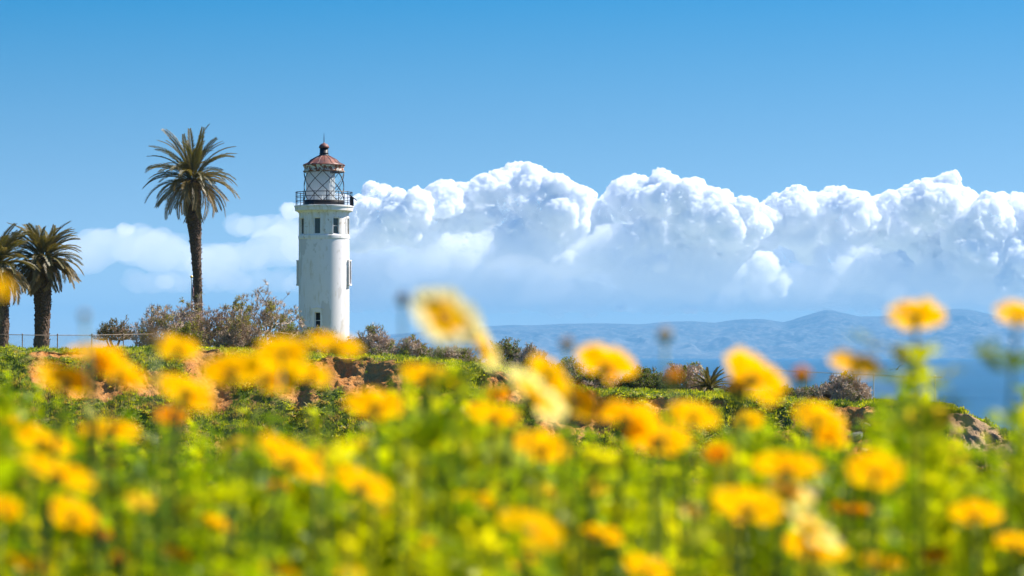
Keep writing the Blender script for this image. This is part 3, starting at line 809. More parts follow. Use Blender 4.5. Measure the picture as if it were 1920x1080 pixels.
# ------------------------------------------------------------------ flagpole, flag
def flag():
    D = 252.; k = D / F
    gz = ground_at(359, D); gx = (359.3 - 960) * k
    ht = EYE + (HY - 521) * k - gz
    m = M('pole_paint'); pm = m.surf(m.pbr((.62, .60, .57), .4))
    m = M('gilt'); gm = m.surf(m.pbr((.55, .36, .12), .35, None, .5, .6))
    r_ = thing('flagpole', 'pale flagpole with a gilt ball standing behind the tall palm trunk', 'flagpole', (gx, D, gz))
    mb = MB(); mb.tube([[0, 0, 0], [0, 0, ht * .5], [0, 0, ht]], [.085, .07, .045], 8); mb.build('pole', pm, r_)
    mb = MB(); mb.sphere((0, 0, ht + .1), .13, 12, 8); mb.build('ball', gm, r_)
    # hanging flag: 1.9 m of hoist, folded cloth
    nu, nv = 40, 40
    U, Vv = np.meshgrid(np.linspace(0, 1, nu), np.linspace(0, 1, nv))
    fly = .12 + .30 * Vv
    X = U * fly + .03 * np.sin(Vv * 7 + U * 3)
    Y = .10 * np.sin(U * 15 + Vv * 2.0) * (U + .15)
    Z = -Vv * 1.55 - U * (.55 + .35 * Vv) + .04 * np.sin(U * 12)
    canton = (U < .42) & (Vv < .54)
    stripe = (np.floor(Vv * 13) % 2 == 0)
    c = np.where(canton[..., None], (.02, .03, .16), np.where(stripe[..., None], (.42, .02, .035), (.72, .70, .70)))
    star = canton & (np.sin(U * 60) * np.sin(Vv * 60) > .6)
    c = np.where(star[..., None], (.6, .6, .65), c)
    i = np.arange(nv - 1)[:, None] * nu; j = np.arange(nu - 1)[None]
    q = np.stack([i + j, i + j + 1, i + nu + j + 1, i + nu + j], -1).reshape(-1, 4)
    m = M('flag_cloth'); a = m.attr('tint'); mt = m.leaf(a, a, .35, .8, .0)
    o = new_mesh('flag', np.stack([X, Y, Z], -1).reshape(-1, 3), q, mt, loc=(gx + .05, D, gz + ht - .35), col=c.reshape(-1, 3))
    tag(o, 'red white and blue flag hanging limp from the flagpole', 'flag')
flag()

# ------------------------------------------------------------------ fences
def fence(label, pts, posts_every, height, wire_gap, mat_rail, d):
    """pts: list of (px, d) along the line; posts and rail follow the ground"""
    P0 = [((px - 960) / F * dd, dd, ground_at(px, dd)) for px, dd in pts]
    P0 = np.array(P0); seg = np.linalg.norm(np.diff(P0, axis=0), axis=1); s = np.concatenate([[0], np.cumsum(seg)])
    at = lambda t: np.array([np.interp(t, s, P0[:, a]) for a in range(3)])
    o0 = P0[0]
    root = thing('chain_link_fence', label, 'fence', o0)
    tot = s[-1]
    mb = MB(); mb.tube([at(t) - o0 + [0, 0, height] for t in np.linspace(0, tot, 24)], .028, 6); mb.build('top_rail', mat_rail, root)
    t = 0.
    while t <= tot + .01:
        mb = MB(); b = at(t) - o0; mb.tube([b + [0, 0, -.3], b + [0, 0, height + .06]], .04, 6); mb.sphere(b + [0, 0, height + .06], .05, 8, 5); mb.build('post', mat_rail, root); t += posts_every
    mb = MB(); n = int(tot / wire_gap); V = []; Q = []
    for sg in (1, -1):
        for i in range(-int(height / wire_gap), n + int(height / wire_gap)):
            a0 = i * wire_gap; a1 = a0 + sg * height
            lo, hi = min(a0, a1), max(a0, a1)
            if lo < 0 or hi > tot: continue
            p0 = at(a0) - o0 + [0, -.02, .03]; p1 = at(a1) - o0 + [0, -.02, height]
            w_ = np.array([.004, 0, 0]); b = len(V)
            V += [p0 - w_, p0 + w_, p1 + w_, p1 - w_]; Q.append([b, b + 1, b + 2, b + 3])
    mb.add(V, Q); mb.build('wire_mesh', mat_rail, root)
m = M('rusty_galvanised'); n_ = m.noise(3, 5, .6)
FR = m.surf(m.pbr(m.mix(m.ramp(n_, [(.4, 0.), (.6, 1.)]), (.34, .25, .18), (.22, .13, .08)), .6))
m = M('galvanised'); FG = m.surf(m.pbr((.62, .60, .56), .45, None, .5, .3))
fence('rusty chain link fence along the grass below the left palms', [(-160, 206), (70, 206), (180, 208), (290, 211)], 2.6, 1.15, .13, FR, 206)
fence('pale chain link fence at the sea edge beyond the right shrubs', [(1440, 171), (1560, 170), (1633, 168), (1700, 166), (1768, 164)], 2.32, 1.55, .14, FG, 168)
# ------------------------------------------------------------------ palms
def frond_mesh(name, length, a0, droop, mat, seed, lf=.42, nl=34, dry=0., vee=.5):
    rg = np.random.default_rng(seed)
    n = 16; t = np.linspace(0, 1, n)
    ang = a0 - droop * t ** 1.35
    ds = length / (n - 1)
    x = np.concatenate([[0], np.cumsum(np.cos(ang[:-1]) * ds)]); z = np.concatenate([[0], np.cumsum(np.sin(ang[:-1]) * ds)])
    sway = rg.normal() * .10 * t ** 2 * length
    rach = np.stack([x, sway, z], 1)
    mb = MB()
    g0 = np.array([.05, .075, .018]); g1 = np.array([.12, .115, .03]); br = np.array([.32, .19, .07])
    base = g0 + (g1 - g0) * rg.random(); base = base * (1 - dry) + br * dry
    mb.tube(rach, np.linspace(.045, .010, n), 4, col=base * .6 + np.array([.28, .22, .09]) * .5)
    V, Q, C = [], [], []
    for i in range(nl):
        s = .10 + .90 * (i + .5) / nl
        p = np.array([np.interp(s, t, rach[:, a]) for a in range(3)])
        th = np.interp(s, t, ang)
        fw = np.array([math.cos(th), 0, math.sin(th)]); up = np.array([-math.sin(th), 0, math.cos(th)])
        ll = lf * (min(1, s * 4) * (1 - .55 * s ** 3)) * rg.uniform(.85, 1.1)
        for sg in (-1, 1):
            v = fw * (.70 + .5 * s) + np.array([0, sg * .85, 0]) + up * (vee * rg.uniform(.4, 1.1)); v /= np.linalg.norm(v)
            tip = p + v * ll - np.array([0, 0, .10 * ll]); mid = p + v * ll * .45
            wv = np.cross(v, up); wv /= np.linalg.norm(wv) + 1e-9; wv = wv * .029
            b = len(V); V += [p, mid + wv, tip, mid - wv]; Q.append([b, b + 1, b + 2, b + 3])
            c = base * rg.uniform(.7, 1.3); C += [c] * 2 + [c * .7 + br * .35] + [c]
    mb.v.append(np.array(V)); mb.q.append(np.array(Q) + mb.n); mb.c.append(np.array(C)); mb.n += len(V)
    me_o = mb.build(name, mat, None, False, col=True)
    return me_o
pm = M('palm_leaf'); a = pm.attr('tint')
PALM_LEAF = pm.leaf(a, pm.mix(1, a, (1.3, 1.2, .7), 'MULTIPLY'), .3, .45, .03)
pm = M('palm_bark'); n1 = pm.noise(6, 5, .7, pm.coord((1, 1, 1.6))); n2 = pm.noise(22, 3, .6)
c_ = pm.mix(pm.ramp(n1, [(.38, 0.), (.66, 1.)]), (.035, .020, .013), (.15, .085, .05))
PALM_BARK = pm.surf(pm.pbr(pm.mix(pm.ramp(n2, [(.55, 0.), (.7, 1.)]), c_, (.30, .19, .11)), .9, pm.bump(n1, .8, .08)))
def palm(label, path, widths, d, crown_r, seed, n_frond=92, up=1.15, dn=-.95, boots=True, tuft=1.0):
    """path: trunk pixels from the foot up to the crown heart"""
    rg = np.random.default_rng(seed)
    k = d / F
    foot = np.array([(path[0][0] - 960) * k, d, ground_at(path[0][0], d)])
    root = thing('palm_tree', label, 'palm tree', foot, 'tall feather palms by the lighthouse')
    pts = [np.array([(x - 960) * k, d, EYE + (HY - y) * k]) - foot for x, y in path]
    pts[0] = np.array([0, 0, -.3]); pts = np.array(pts)
    s = np.linspace(0, 1, len(pts)); n = 130; ss = np.linspace(0, 1, n)
    c = np.stack([np.interp(ss, s, pts[:, a]) for a in range(3)], 1)
    ker = np.ones(9) / 9
    for a_ in (0, 1): c[:, a_] = np.convolve(np.pad(c[:, a_], 4, 'edge'), ker, 'valid')
    wd = np.interp(ss, np.linspace(0, 1, len(widths)), widths) * k / 2
    nr = 36; th = np.arange(nr) * 2 * np.pi / nr
    H = np.linalg.norm(c[-1] - c[0])
    zz = ss * H
    # old leaf bases: a raised lozenge pattern plus noise
    TH, ZZ = np.meshgrid(th, zz)
    loz = np.abs(np.sin(TH * 6 + ZZ * 9)) * np.abs(np.sin(TH * 6 - ZZ * 9))
    q_ = np.stack([np.cos(TH) * 1.2, np.sin(TH) * 1.2, ZZ], -1).reshape(-1, 3)
    rad = wd[:, None] * (1 + .10 * loz + .16 * fbm(q_ * 1.1 + seed, 3).reshape(TH.shape) + .16 * np.clip(fbm(q_ * [.3, .3, 1.2] + 5 + seed, 2).reshape(TH.shape), 0, 1) + .10 * perlin(q_ * 5).reshape(TH.shape))
    V = np.stack([c[:, None, 0] + rad * np.cos(TH), c[:, None, 1] + rad * np.sin(TH), c[:, None, 2] + 0 * rad], -1).reshape(-1, 3)
    i = np.arange(n - 1)[:, None] * nr; j = np.arange(nr)[None]; kk = (j + 1) % nr
    Q = np.stack([i + j, i + kk, i + nr + kk, i + nr + j], -1).reshape(-1, 4)
    mb = MB(); mb.add(V, Q)
    # stubs of cut fronds standing off the bark
    m_ = 320
    for _ in range(m_):
        ii = rg.integers(3, n - 2); a_ = rg.random() * 2 * np.pi; r_ = wd[ii] * 1.02
        o_ = c[ii] + np.array([math.cos(a_) * r_, math.sin(a_) * r_, 0])
        dv = np.array([math.cos(a_), math.sin(a_), rg.uniform(.3, 1.4)]); dv /= np.linalg.norm(dv)
        mb.tube([o_ - dv * .06, o_ + dv * rg.uniform(.05, .17)], [.055, .03], 4)
    mb.build('trunk', PALM_BARK, root, False)
    heart = c[-1]
    # twelve frond shapes from upright to hanging, shared by all fronds of the palm
    protos = []
    for q in range(12):
        f = q / 11
        a0 = up - (up - dn) * f
        dr = .80 + .45 * math.sin(min(1, f * 1.2) * math.pi * .8)
        protos.append(frond_mesh('frond', crown_r * (.93 + .12 * rg.random()) * (1.12 - .16 * f), a0, dr, PALM_LEAF, seed * 50 + q, .58 * tuft, 56, dry=max(0, f - .45) * .9 + .12))
    used = set()
    ga = 2.39996
    for i in range(n_frond):
        f = (i + .5) / n_frond
        q = min(11, max(0, int(f * 12 + rg.normal() * .6)))
        src = protos[q]
        if q in used:
            o = src.copy(); COL.objects.link(o)
        else: o = src; used.add(q)
        o.parent = root
        az = i * ga + rg.normal() * .12
        h0 = heart + np.array([math.cos(az), math.sin(az), 0]) * wd[-1] * (.35 + .5 * f) + np.array([0, 0, .35 - .75 * f])
        o.location = h0; o.rotation_euler = (rg.normal() * .30, rg.normal() * .10, az); s_ = rg.uniform(.82, 1.07); o.scale = (s_, s_, s_)
    for q in range(12):
        if q not in used: bpy.data.objects.remove(protos[q])
palm('tallest palm with slender leaning dark trunk left of the lighthouse', [(374, 600), (371, 540), (368, 480), (365, 430), (361, 385), (361, 335)], [14, 14, 16, 20, 25, 28, 27], 232, 3.75, 3, 100, 1.50, -.7)
palm('shorter thick-trunked palm with full crown at the left behind the fence', [(78, 655), (79, 600), (80, 560), (80, 520), (82, 484)], [27, 26, 28, 30, 32, 30], 214, 2.85, 5, 100, 1.38, -.95)
palm('palm with brown hanging fronds cut off by the left edge of the photo', [(3, 655), (4, 600), (0, 560), (-6, 530), (-8, 498)], [22, 24, 26, 28, 30], 210, 2.85, 8, 92, 1.35, -1.0)

def small_palm(label, px, d, top_px, seed):
    rg = np.random.default_rng(seed); k = d / F
    g = np.array([(px - 960) * k, d, ground_at(px, d)])
    root = thing('palm_shrub', label, 'palm', g)
    h = EYE + (HY - top_px) * k - g[2]
    mb = MB(); mb.tube([[0, 0, -.1], [0, 0, .25], [0, 0, .45]], [.22, .26, .15], 10); mb.build('stump', PALM_BARK, root)
    for i in range(30):
        f = (i + .5) / 30
        o = frond_mesh('frond', h * .95, 1.35 - 1.25 * f, .5 + .5 * f, PALM_LEAF, seed * 91 + i, .24, 24, .15 * f, .6)
        o.parent = root; o.location = (0, 0, .4); o.rotation_euler = (rg.normal() * .15, 0, i * 2.39996)
small_palm('low bushy palm with stiff upright fronds beside the grey dry shrub', 1331, 160, 692, 4)

# ------------------------------------------------------------------ shrubs
def twig_mat(name, c0, c1):
    m = M(name); n_ = m.noise(1.4, 3, .6)
    return m.surf(m.pbr(m.mix(m.ramp(n_, [(.35, 0.), (.65, 1.)]), c0, c1), .85, None, .2))
TW_GREY = twig_mat('grey_twigs', (.40, .285, .205), (.62, .49, .375))
TW_BROWN = twig_mat('brown_twigs', (.30, .20, .135), (.50, .365, .25))
sm = M('shrub_leaf'); a = sm.attr('tint'); SHRUB_LEAF = sm.leaf(a, sm.mix(1, a, (1.4, 1.3, .6), 'MULTIPLY'), .4, .5, .012)
def shrub(name, label, px, top, wpx, d, seed, leaf=.5, twigs=TW_GREY, n=420, lean=0., base_r=.25, ltone=(.10, .125, .02), lsize=.055, open_=0., lift=0., cat='shrub', stems=5, deep=.8):
    """a woody plant grown by joining scattered twig tips back to the foot"""
    rg = np.random.default_rng(seed); k = d / F
    wpx *= 1.25; n = int(n * 1.3); leaf *= .82 if leaf > .45 else .25; top += 11
    gz = ground_at(px, d); g = np.array([(px - 960) * k, d, gz - .05])
    H = EYE + (HY - top) * k - gz; Wd = wpx * k / 2
    root = thing(name, label, cat, g, 'shrubs along the top of the bluff')
    # tips in an uneven dome
    P_ = []
    ph = rg.random(3) * 50
    while len(P_) < n:
        v = rg.normal(size=(n, 3)); v /= np.linalg.norm(v, axis=1)[:, None]; v[:, 2] = np.abs(v[:, 2]) * (1 if not lift else 1)
        r_ = rg.uniform(.35 if open_ < .5 else .2, 1, n) ** .5
        lumpy = .80 + .55 * fbm(v * 1.6 + ph, 3) + .20 * perlin(v * 5 + ph)
        p = v * r_[:, None] * lumpy[:, None] * [Wd, Wd * deep, H]
        p[:, 2] = p[:, 2] * (1 - lift) + lift * H * .95 if lift else p[:, 2]
        p[:, 0] += lean * p[:, 2]
        keep = (fbm(p * 1.1 + ph, 2) > -.28 + .25 * open_) & (p[:, 2] > .02)
        P_ += list(p[keep])
    P_ = np.array(P_[:n]); P_[:, 2] *= H / np.percentile(P_[:, 2], 97)
    nodes = [np.array([rg.normal() * base_r * Wd, rg.normal() * base_r * Wd * .7, 0]) for _ in range(stems)]
    par = [-1] * stems; plen = [0.] * stems
    order = np.argsort(np.linalg.norm(P_ - [0, 0, 0], axis=1) + rg.normal(size=n) * .05)
    A = np.zeros((stems + n, 3)); A[:stems] = nodes; PL = np.zeros(stems + n); m = stems
    for ii in order:
        p = P_[ii]; dd = np.linalg.norm(A[:m] - p, axis=1); pen = dd + .30 * PL[:m] + 1.2 * np.maximum(0, A[:m, 2] - p[2])
        b = int(pen.argmin()); A[m] = p; par.append(b); PL[m] = PL[b] + dd[b]; m += 1
    cnt = np.ones(m)
    for i in range(m - 1, stems - 1, -1): cnt[par[i]] += cnt[i]
    mb = MB()
    segs = []
    for i in range(stems, m):
        a0, a1 = A[par[i]], A[i]; L_ = np.linalg.norm(a1 - a0)
        mid = (a0 + a1) / 2 + rg.normal(size=3) * L_ * .10 + [0, 0, -.05 * L_]
        ra, rb = .013 * max(1, cnt[par[i]]) ** .42, .013 * cnt[i] ** .42
        segs.append((a0, mid, a1, min(ra, rb * 1.6), rb))
    leafn = [i for i in range(stems, m) if cnt[i] <= 2]
    tips = []
    for i in leafn:
        for _ in range(4 if leaf > .6 else 11):
            dv = A[i] - A[par[i]]; dv = dv / (np.linalg.norm(dv) + 1e-9) * .7 + rg.normal(size=3) * .55 + [lean * .4, 0, .45]; dv /= np.linalg.norm(dv)
            L_ = rg.uniform(.16, .42) * (1 if H > 1.6 else .75)
            e = A[i] + dv * L_; tips.append((A[i], e)); segs.append((A[i], A[i] + dv * L_ * .5 + rg.normal(size=3) * .02, e, .016, .010))
    S_ = np.array([(x[0], x[1], x[2]) for x in segs]); Rr = np.array([(x[3], (x[3] + x[4]) / 2, x[4]) for x in segs])
    tan = S_[:, 2] - S_[:, 0]; tan /= np.linalg.norm(tan, axis=1)[:, None] + 1e-9
    ref = np.where(np.abs(tan[:, 2:3]) < .9, [[0, 0, 1.]], [[1., 0, 0]])
    ax = np.cross(tan, ref); ax /= np.linalg.norm(ax, axis=1)[:, None]; bx = np.cross(tan, ax)
    th = np.arange(3) * 2 * np.pi / 3
    ring = S_[:, :, None] + Rr[:, :, None, None] * (np.cos(th)[None, None, :, None] * ax[:, None, None] + np.sin(th)[None, None, :, None] * bx[:, None, None])
    ns = len(S_); V = ring.reshape(-1, 3); b0 = np.arange(ns) * 9; Q = []
    for r_ in (0, 1):
        for j in range(3): Q.append(np.stack([b0 + r_ * 3 + j, b0 + r_ * 3 + (j + 1) % 3, b0 + r_ * 3 + 3 + (j + 1) % 3, b0 + r_ * 3 + 3 + j], -1))
    new_mesh('branches', V, np.concatenate(Q), twigs, root, False)
    if leaf > 0:
        te = np.array([t[1] for t in tips]); ts = np.array([t[0] for t in tips])
        sel = fbm(te * .9 + ph + 7, 2) + rg.normal(size=len(te)) * .12 > .32 - .62 * leaf
        te, ts = te[sel], ts[sel]; LN = 7
        if len(te):
            u = rg.uniform(.2, 1.1, (len(te), LN, 1)); c = (ts[:, None] + (te - ts)[:, None] * u + rg.normal(size=(len(te), LN, 3)) * .05).reshape(-1, 3)
            nl = len(c); v = rg.normal(size=(nl, 3)) + [0, 0, .5]; v /= np.linalg.norm(v, axis=1)[:, None]
            s_ = np.cross(v, rg.normal(size=(nl, 3))); s_ /= np.linalg.norm(s_, axis=1)[:, None]
            ls = lsize * rg.uniform(.6, 1.3, (nl, 1))
            V = np.stack([c - v * ls, c + s_ * ls * .55, c + v * ls, c - s_ * ls * .55], 1).reshape(-1, 3)
            tone = np.array(ltone) * np.clip(1 + .9 * fbm(c * .8 + ph, 2)[:, None] + rg.normal(size=(nl, 1)) * .2, .35, 2.2)
            new_mesh('leaves', V, np.arange(nl * 4).reshape(-1, 4), SHRUB_LEAF, root, False, col=np.repeat(tone, 4, 0))
    return root
G1, G2, G3 = (.15, .18, .018), (.23, .22, .02), (.11, .14, .025)
SH = [
 ('windswept_shrub', 'windswept shrub leaning right on its own by the left fence', 207, 596, 84, 217, .75, TW_BROWN, 300, .35, (.11, .10, .025), .5, .35),
 ('dry_shrub', 'grey-brown dry shrub, leftmost of the big thicket left of the lighthouse', 298, 574, 92, 214, .12, TW_GREY, 560, .05, G2, .1, 0),
 ('dry_shrub', 'dry twiggy shrub at the foot of the tall palm, in front of the flagpole', 352, 566, 100, 218, .15, TW_GREY, 620, .05, G2, .1, 0),
 ('green_shrub', 'small yellow-green leafy shrub low in the thicket below the tall palm', 350, 604, 62, 210, 1.1, TW_BROWN, 300, 0, (.15, .16, .012), 0, 0),
 ('dry_shrub', 'brown dry shrub right of the tall palm trunk', 408, 578, 96, 216, .22, TW_BROWN, 560, .05, G2, .1, 0),
 ('dry_shrub', 'low brownish dry shrub in front of the bare tree', 452, 598, 90, 209, .25, TW_BROWN, 480, 0, G2, 0, 0),
 ('bare_tree', 'leafless wind-bent tree standing above the thicket left of the lighthouse', 478, 541, 104, 226, .06, TW_GREY, 420, .22, G2, 1, .25),
 ('mixed_shrub', 'half green shrub to the left of the bare tree', 440, 566, 60, 222, .5, TW_GREY, 300, .1, G2, .2, 0),
 ('green_shrub', 'dark green shrub just left of the lighthouse foot', 536, 600, 76, 232, .95, TW_BROWN, 420, 0, G1, 0, 0),
 ('dry_shrub', 'thin bare shrub rising behind the green one at the lighthouse left', 545, 580, 56, 240, .05, TW_GREY, 240, .15, G1, .7, 0),
 ('green_shrub', 'olive green shrub in front of the lighthouse foot', 596, 612, 90, 226, .85, TW_BROWN, 460, 0, G2, 0, 0),
 ('green_shrub', 'low leafy shrub at the right foot of the lighthouse', 652, 630, 60, 225, .9, TW_BROWN, 320, 0, G1, 0, 0),
 ('dry_shrub', 'purplish grey dry shrub right of the lighthouse', 700, 612, 84, 212, .2, TW_GREY, 520, .05, G1, 0, 0),
 ('dry_shrub', 'dry shrub behind the tall white-tipped daisy', 770, 628, 80, 205, .12, TW_GREY, 420, 0, G1, .2, 0),
 ('dry_shrub', 'low grey dry shrub below the white-tipped daisy pair', 845, 645, 100, 190, .15, TW_GREY, 480, 0, G1, 0, 0),
 ('green_shrub', 'dark green shrub right of the white-tipped daisy pair', 945, 634, 74, 182, .85, TW_BROWN, 460, .05, G3, 0, 0),
 ('mixed_shrub', 'grey shrub with green tips where the bluff dips', 992, 644, 66, 178, .4, TW_GREY, 420, 0, G3, .2, 0),
 ('green_shrub', 'olive shrub between the dip of the bluff and the yellow daisy over the sea', 1070, 670, 70, 170, .8, TW_BROWN, 400, 0, G1, 0, 0),
 ('dry_shrub', 'grey dry shrub under the yellow daisy that overlaps the sea', 1116, 690, 76, 165, .15, TW_GREY, 420, 0, G1, 0, 0),
 ('green_shrub', 'round dark green shrub left of the grey dry shrub over the sea', 1206, 688, 90, 162, .9, TW_BROWN, 520, 0, G3, 0, 0),
 ('dry_shrub', 'domed grey dry shrub left of the low bushy palm', 1287, 680, 86, 162, .04, TW_GREY, 620, .05, G1, 0, 0),
 ('dry_shrub', 'small pale dry shrub right of the low bushy palm', 1372, 716, 44, 158, .2, TW_GREY, 240, 0, G1, .2, 0),
 ('green_shrub', 'low dark shrub right of the tilted orange daisy over the sea', 1466, 722, 50, 158, .7, TW_BROWN, 260, 0, G3, 0, 0),
 ('mixed_shrub', 'half green shrub at the left end of the right dry thicket', 1520, 722, 60, 158, .4, TW_GREY, 340, 0, G1, 0, 0),
 ('dry_shrub', 'wide domed grey dry shrub left of the sea edge fence', 1580, 702, 104, 157, .05, TW_GREY, 720, .05, G1, 0, 0),
 ('green_shrub', 'low green shrub at the right end of the grey dry thicket', 1636, 744, 48, 154, .85, TW_BROWN, 240, 0, G2, 0, 0),
]
for i, (nm, lab, px, top, wp, d, lf, tw, n, ln, lt, op, lift) in enumerate(SH):
    shrub(nm, lab, px, top, wp, d, 100 + i, lf, tw, n, ln, .25, lt, .055, op, lift, 'tree' if nm == 'bare_tree' else 'shrub')

# ------------------------------------------------------------------ birds
def birds():
    m = M('dark_feathers'); n_ = m.noise(20, 3); mt = m.surf(m.pbr(m.mix(n_, (.015, .014, .014), (.06, .05, .045)), .8))
    m = M('brown_feathers'); n_ = m.noise(25, 3); mb2 = m.surf(m.pbr(m.mix(n_, (.06, .035, .022), (.20, .12, .075)), .8))
    def body(stations, n=12):
        b = MB(); rings = []
        st = np.array(stations, float)      # x, y, z, rx(side), rz
        th = np.arange(n) * 2 * np.pi / n
        V = np.concatenate([np.stack([s_[0] + 0 * th, s_[1] + s_[3] * np.cos(th), s_[2] + s_[4] * np.sin(th)], 1) for s_ in st])
        m_ = len(st); i = np.arange(m_ - 1)[:, None] * n; j = np.arange(n)[None]; k_ = (j + 1) % n
        b.add(V, np.stack([i + j, i + k_, i + n + k_, i + n + j], -1).reshape(-1, 4)); return b
    # gliding bird, wings raised, seen from behind and the side
    r_ = thing('flying_bird', 'dark bird gliding with raised wings low over the sea', 'bird', P(1682, 692, 270))
    b = body([(-.42, 0, .0, .10, .012), (-.30, 0, 0, .09, .02), (-.18, 0, 0, .07, .06), (0, 0, 0, .10, .10), (.16, 0, .02, .09, .09), (.24, 0, .05, .055, .06), (.31, 0, .06, .05, .05), (.36, 0, .055, .025, .025), (.42, 0, .04, .006, .006)])
    b.build('body', mt, r_, True)
    for sg in (-1, 1):
        pts = [(0, .08, .03, .24), (0, .30, .16, .22), (-.03, .55, .22, .19), (-.10, .78, .24, .12), (-.18, .95, .22, .03)]
        V = []; 
        for (x, y, z, c) in pts:
            for dz in (.012, -.012): V += [(x + c * .5, y * sg, z + dz), (x - c * .5, y * sg, z + dz)]
        Q = []
        for i in range(len(pts) - 1):
            a = i * 4; c = a + 4
            Q += [[a, a + 1, c + 1, c], [a + 2, c + 2, c + 3, a + 3], [a, c, c + 2, a + 2], [a + 1, a + 3, c + 3, c + 1]]
        Q += [[0, 2, 3, 1], [c, c + 1, c + 3, c + 2]]
        w_ = MB(); w_.add(V, Q); w_.build('wing', mt, r_)
    r_.rotation_euler = (R(-22), 0, R(62)); r_.scale = (.75,) * 3
    # perched bird of prey at the lip of the bluff
    d = float(crest_d(1850)) - .2; px = 1851
    j = np.abs(LAND['PX'][0] - px).argmin(); i = np.abs(LAND['W'][:, j] - .25).argmin(); g = LAND['v'][i, j]
    r_ = thing('perched_bird', 'brown bird perched upright on the grassy lip at the right end of the bluff', 'bird', g + np.array([0, 0, .03]))
    b = MB(); n = 12; th = np.arange(n) * 2 * np.pi / n
    st = [(.16, -.02, .012, .05), (.10, .04, .05, .06), (.04, .12, .075, .075), (0, .20, .09, .085), (-.03, .28, .075, .075), (-.05, .33, .045, .05), (-.06, .365, .045, .048), (-.065, .40, .035, .038), (-.065, .42, .006, .006)]
    V = np.concatenate([np.stack([s_[0] + s_[3] * np.cos(th), s_[2] * np.sin(th), s_[1] + 0 * th], 1) for s_ in st]); m_ = len(st)
    ii = np.arange(m_ - 1)[:, None] * n; jj = np.arange(n)[None]; kk = (jj + 1) % n
    b.add(V, np.stack([ii + jj, ii + kk, ii + n + kk, ii + n + jj], -1).reshape(-1, 4)); b.build('body', mb2, r_, True)
    b = MB(); b.tube([[-.10, 0, .375], [-.135, 0, .372], [-.15, 0, .355]], [.018, .012, .002], 6); b.build('beak', mt, r_)
    for sg in (-1, 1):
        b = MB(); b.sphere((0, 0, 0), 1, 10, 8, (.05, .022, .15)); v = b.v[0]
        b.v[0] = v @ np.array(Matrix.Rotation(.5, 3, 'Y')).T + [.035, sg * .085, .17]; b.build('wing', mb2, r_, True)
        b = MB(); b.tube([[-.01, sg * .035, .10], [-.02, sg * .035, -.04]], .012, 5)
        for t in (-.5, 0, .5): b.tube([[-.02, sg * .035, -.035], [-.06 * math.cos(t) - .02, sg * .035 + .05 * math.sin(t), -.04]], .007, 4)
        b.build('leg', mt, r_)
birds()
# ------------------------------------------------------------------ flowers in front of the lens
fm = M('yellow_petal'); a = fm.attr('tint')
PETAL = fm.leaf(a, fm.mix(1, a, (1.0, .94, .5), 'MULTIPLY'), .52, .5, .0)
fm = M('flower_disc'); n_ = fm.noise(900, 3, .6); DISC = fm.surf(fm.pbr(fm.mix(n_, (.30, .11, .006), (.60, .27, .01)), .9))
fm = M('green_stem'); n_ = fm.noise(60, 3, .5); col_ = fm.mix(n_, (.05, .12, .012), (.12, .20, .02)); STEM = fm.leaf(col_, fm.mix(1, col_, (1.5, 1.4, .6), 'MULTIPLY'), .3, .5, .05)
fm = M('flower_leaf'); a = fm.attr('tint'); LEAF = fm.leaf(a, fm.mix(1, a, (1.9, 1.6, .4), 'MULTIPLY'), .6, .4, .012)
Y0, Y1 = np.array([.97, .60, .003]), np.array([.97, .57, .003])
O0, O1 = np.array([.92, .42, .004]), np.array([.85, .28, .004])
W1 = np.array([.90, .84, .55])
def petals(rad, kind, cup, rg, npet=16):
    """two rings of notched broad petals round a disc"""
    V, Q, C = [], [], []
    nu, nv = 6, 3
    for ring in (0, 1):
        for i in range(npet if ring == 0 else 3):
            az = 2 * math.pi * (i + .5 * ring) / (npet if ring == 0 else 3) + rg.normal() * (.03 if ring == 0 else .3)
            L_ = rad * rg.uniform(.94, 1.03) * (1 if ring == 0 else .80); wd = rad * (.38 if ring == 0 else .34)
            cc = cup + rg.normal() * .045 + .18 * ring; cu = rg.uniform(-.16, .10)
            b = len(V)
            for iu in range(nu):
                t = iu / (nu - 1); r_ = rad * .16 + (L_ - rad * .16) * t
                ww = r_ * math.pi / npet * (1.34 - .08 * t)
                if iu == nu - 1: ww *= .62
                for iv in range(nv):
                    s_ = (iv - 1)
                    h = r_ * (math.sin(cc) * (1 - .25 * t) + cu * t * t * .5) + abs(s_) * ww * .35 + .001 * ring
                    rr = r_ * math.cos(cc) * (1 if not (iu == nu - 1 and iv == 1) else .97)
                    y_ = s_ * ww
                    V.append((rr * math.cos(az) - y_ * math.sin(az), rr * math.sin(az) + y_ * math.cos(az), h))
                    if kind == 'w': c = Y0 + (W1 - Y0) * np.clip((t - .42) * 4.5, 0, 1)
                    elif kind == 'o': c = O1 + (O0 - O1) * t
                    elif kind == 'p': c = np.array([.85, .60, .05])
                    else: c = Y1 + (Y0 - Y1) * np.clip(t * 3, 0, 1)
                    C.append(c)
            for iu in range(nu - 1):
                for iv in range(nv - 1):
                    q = b + iu * nv + iv; Q.append([q, q + nv, q + nv + 1, q + 1])
    mb = MB(); V = np.array(V); mb.add(V, Q); mb.c = [np.array(C)]
    return mb
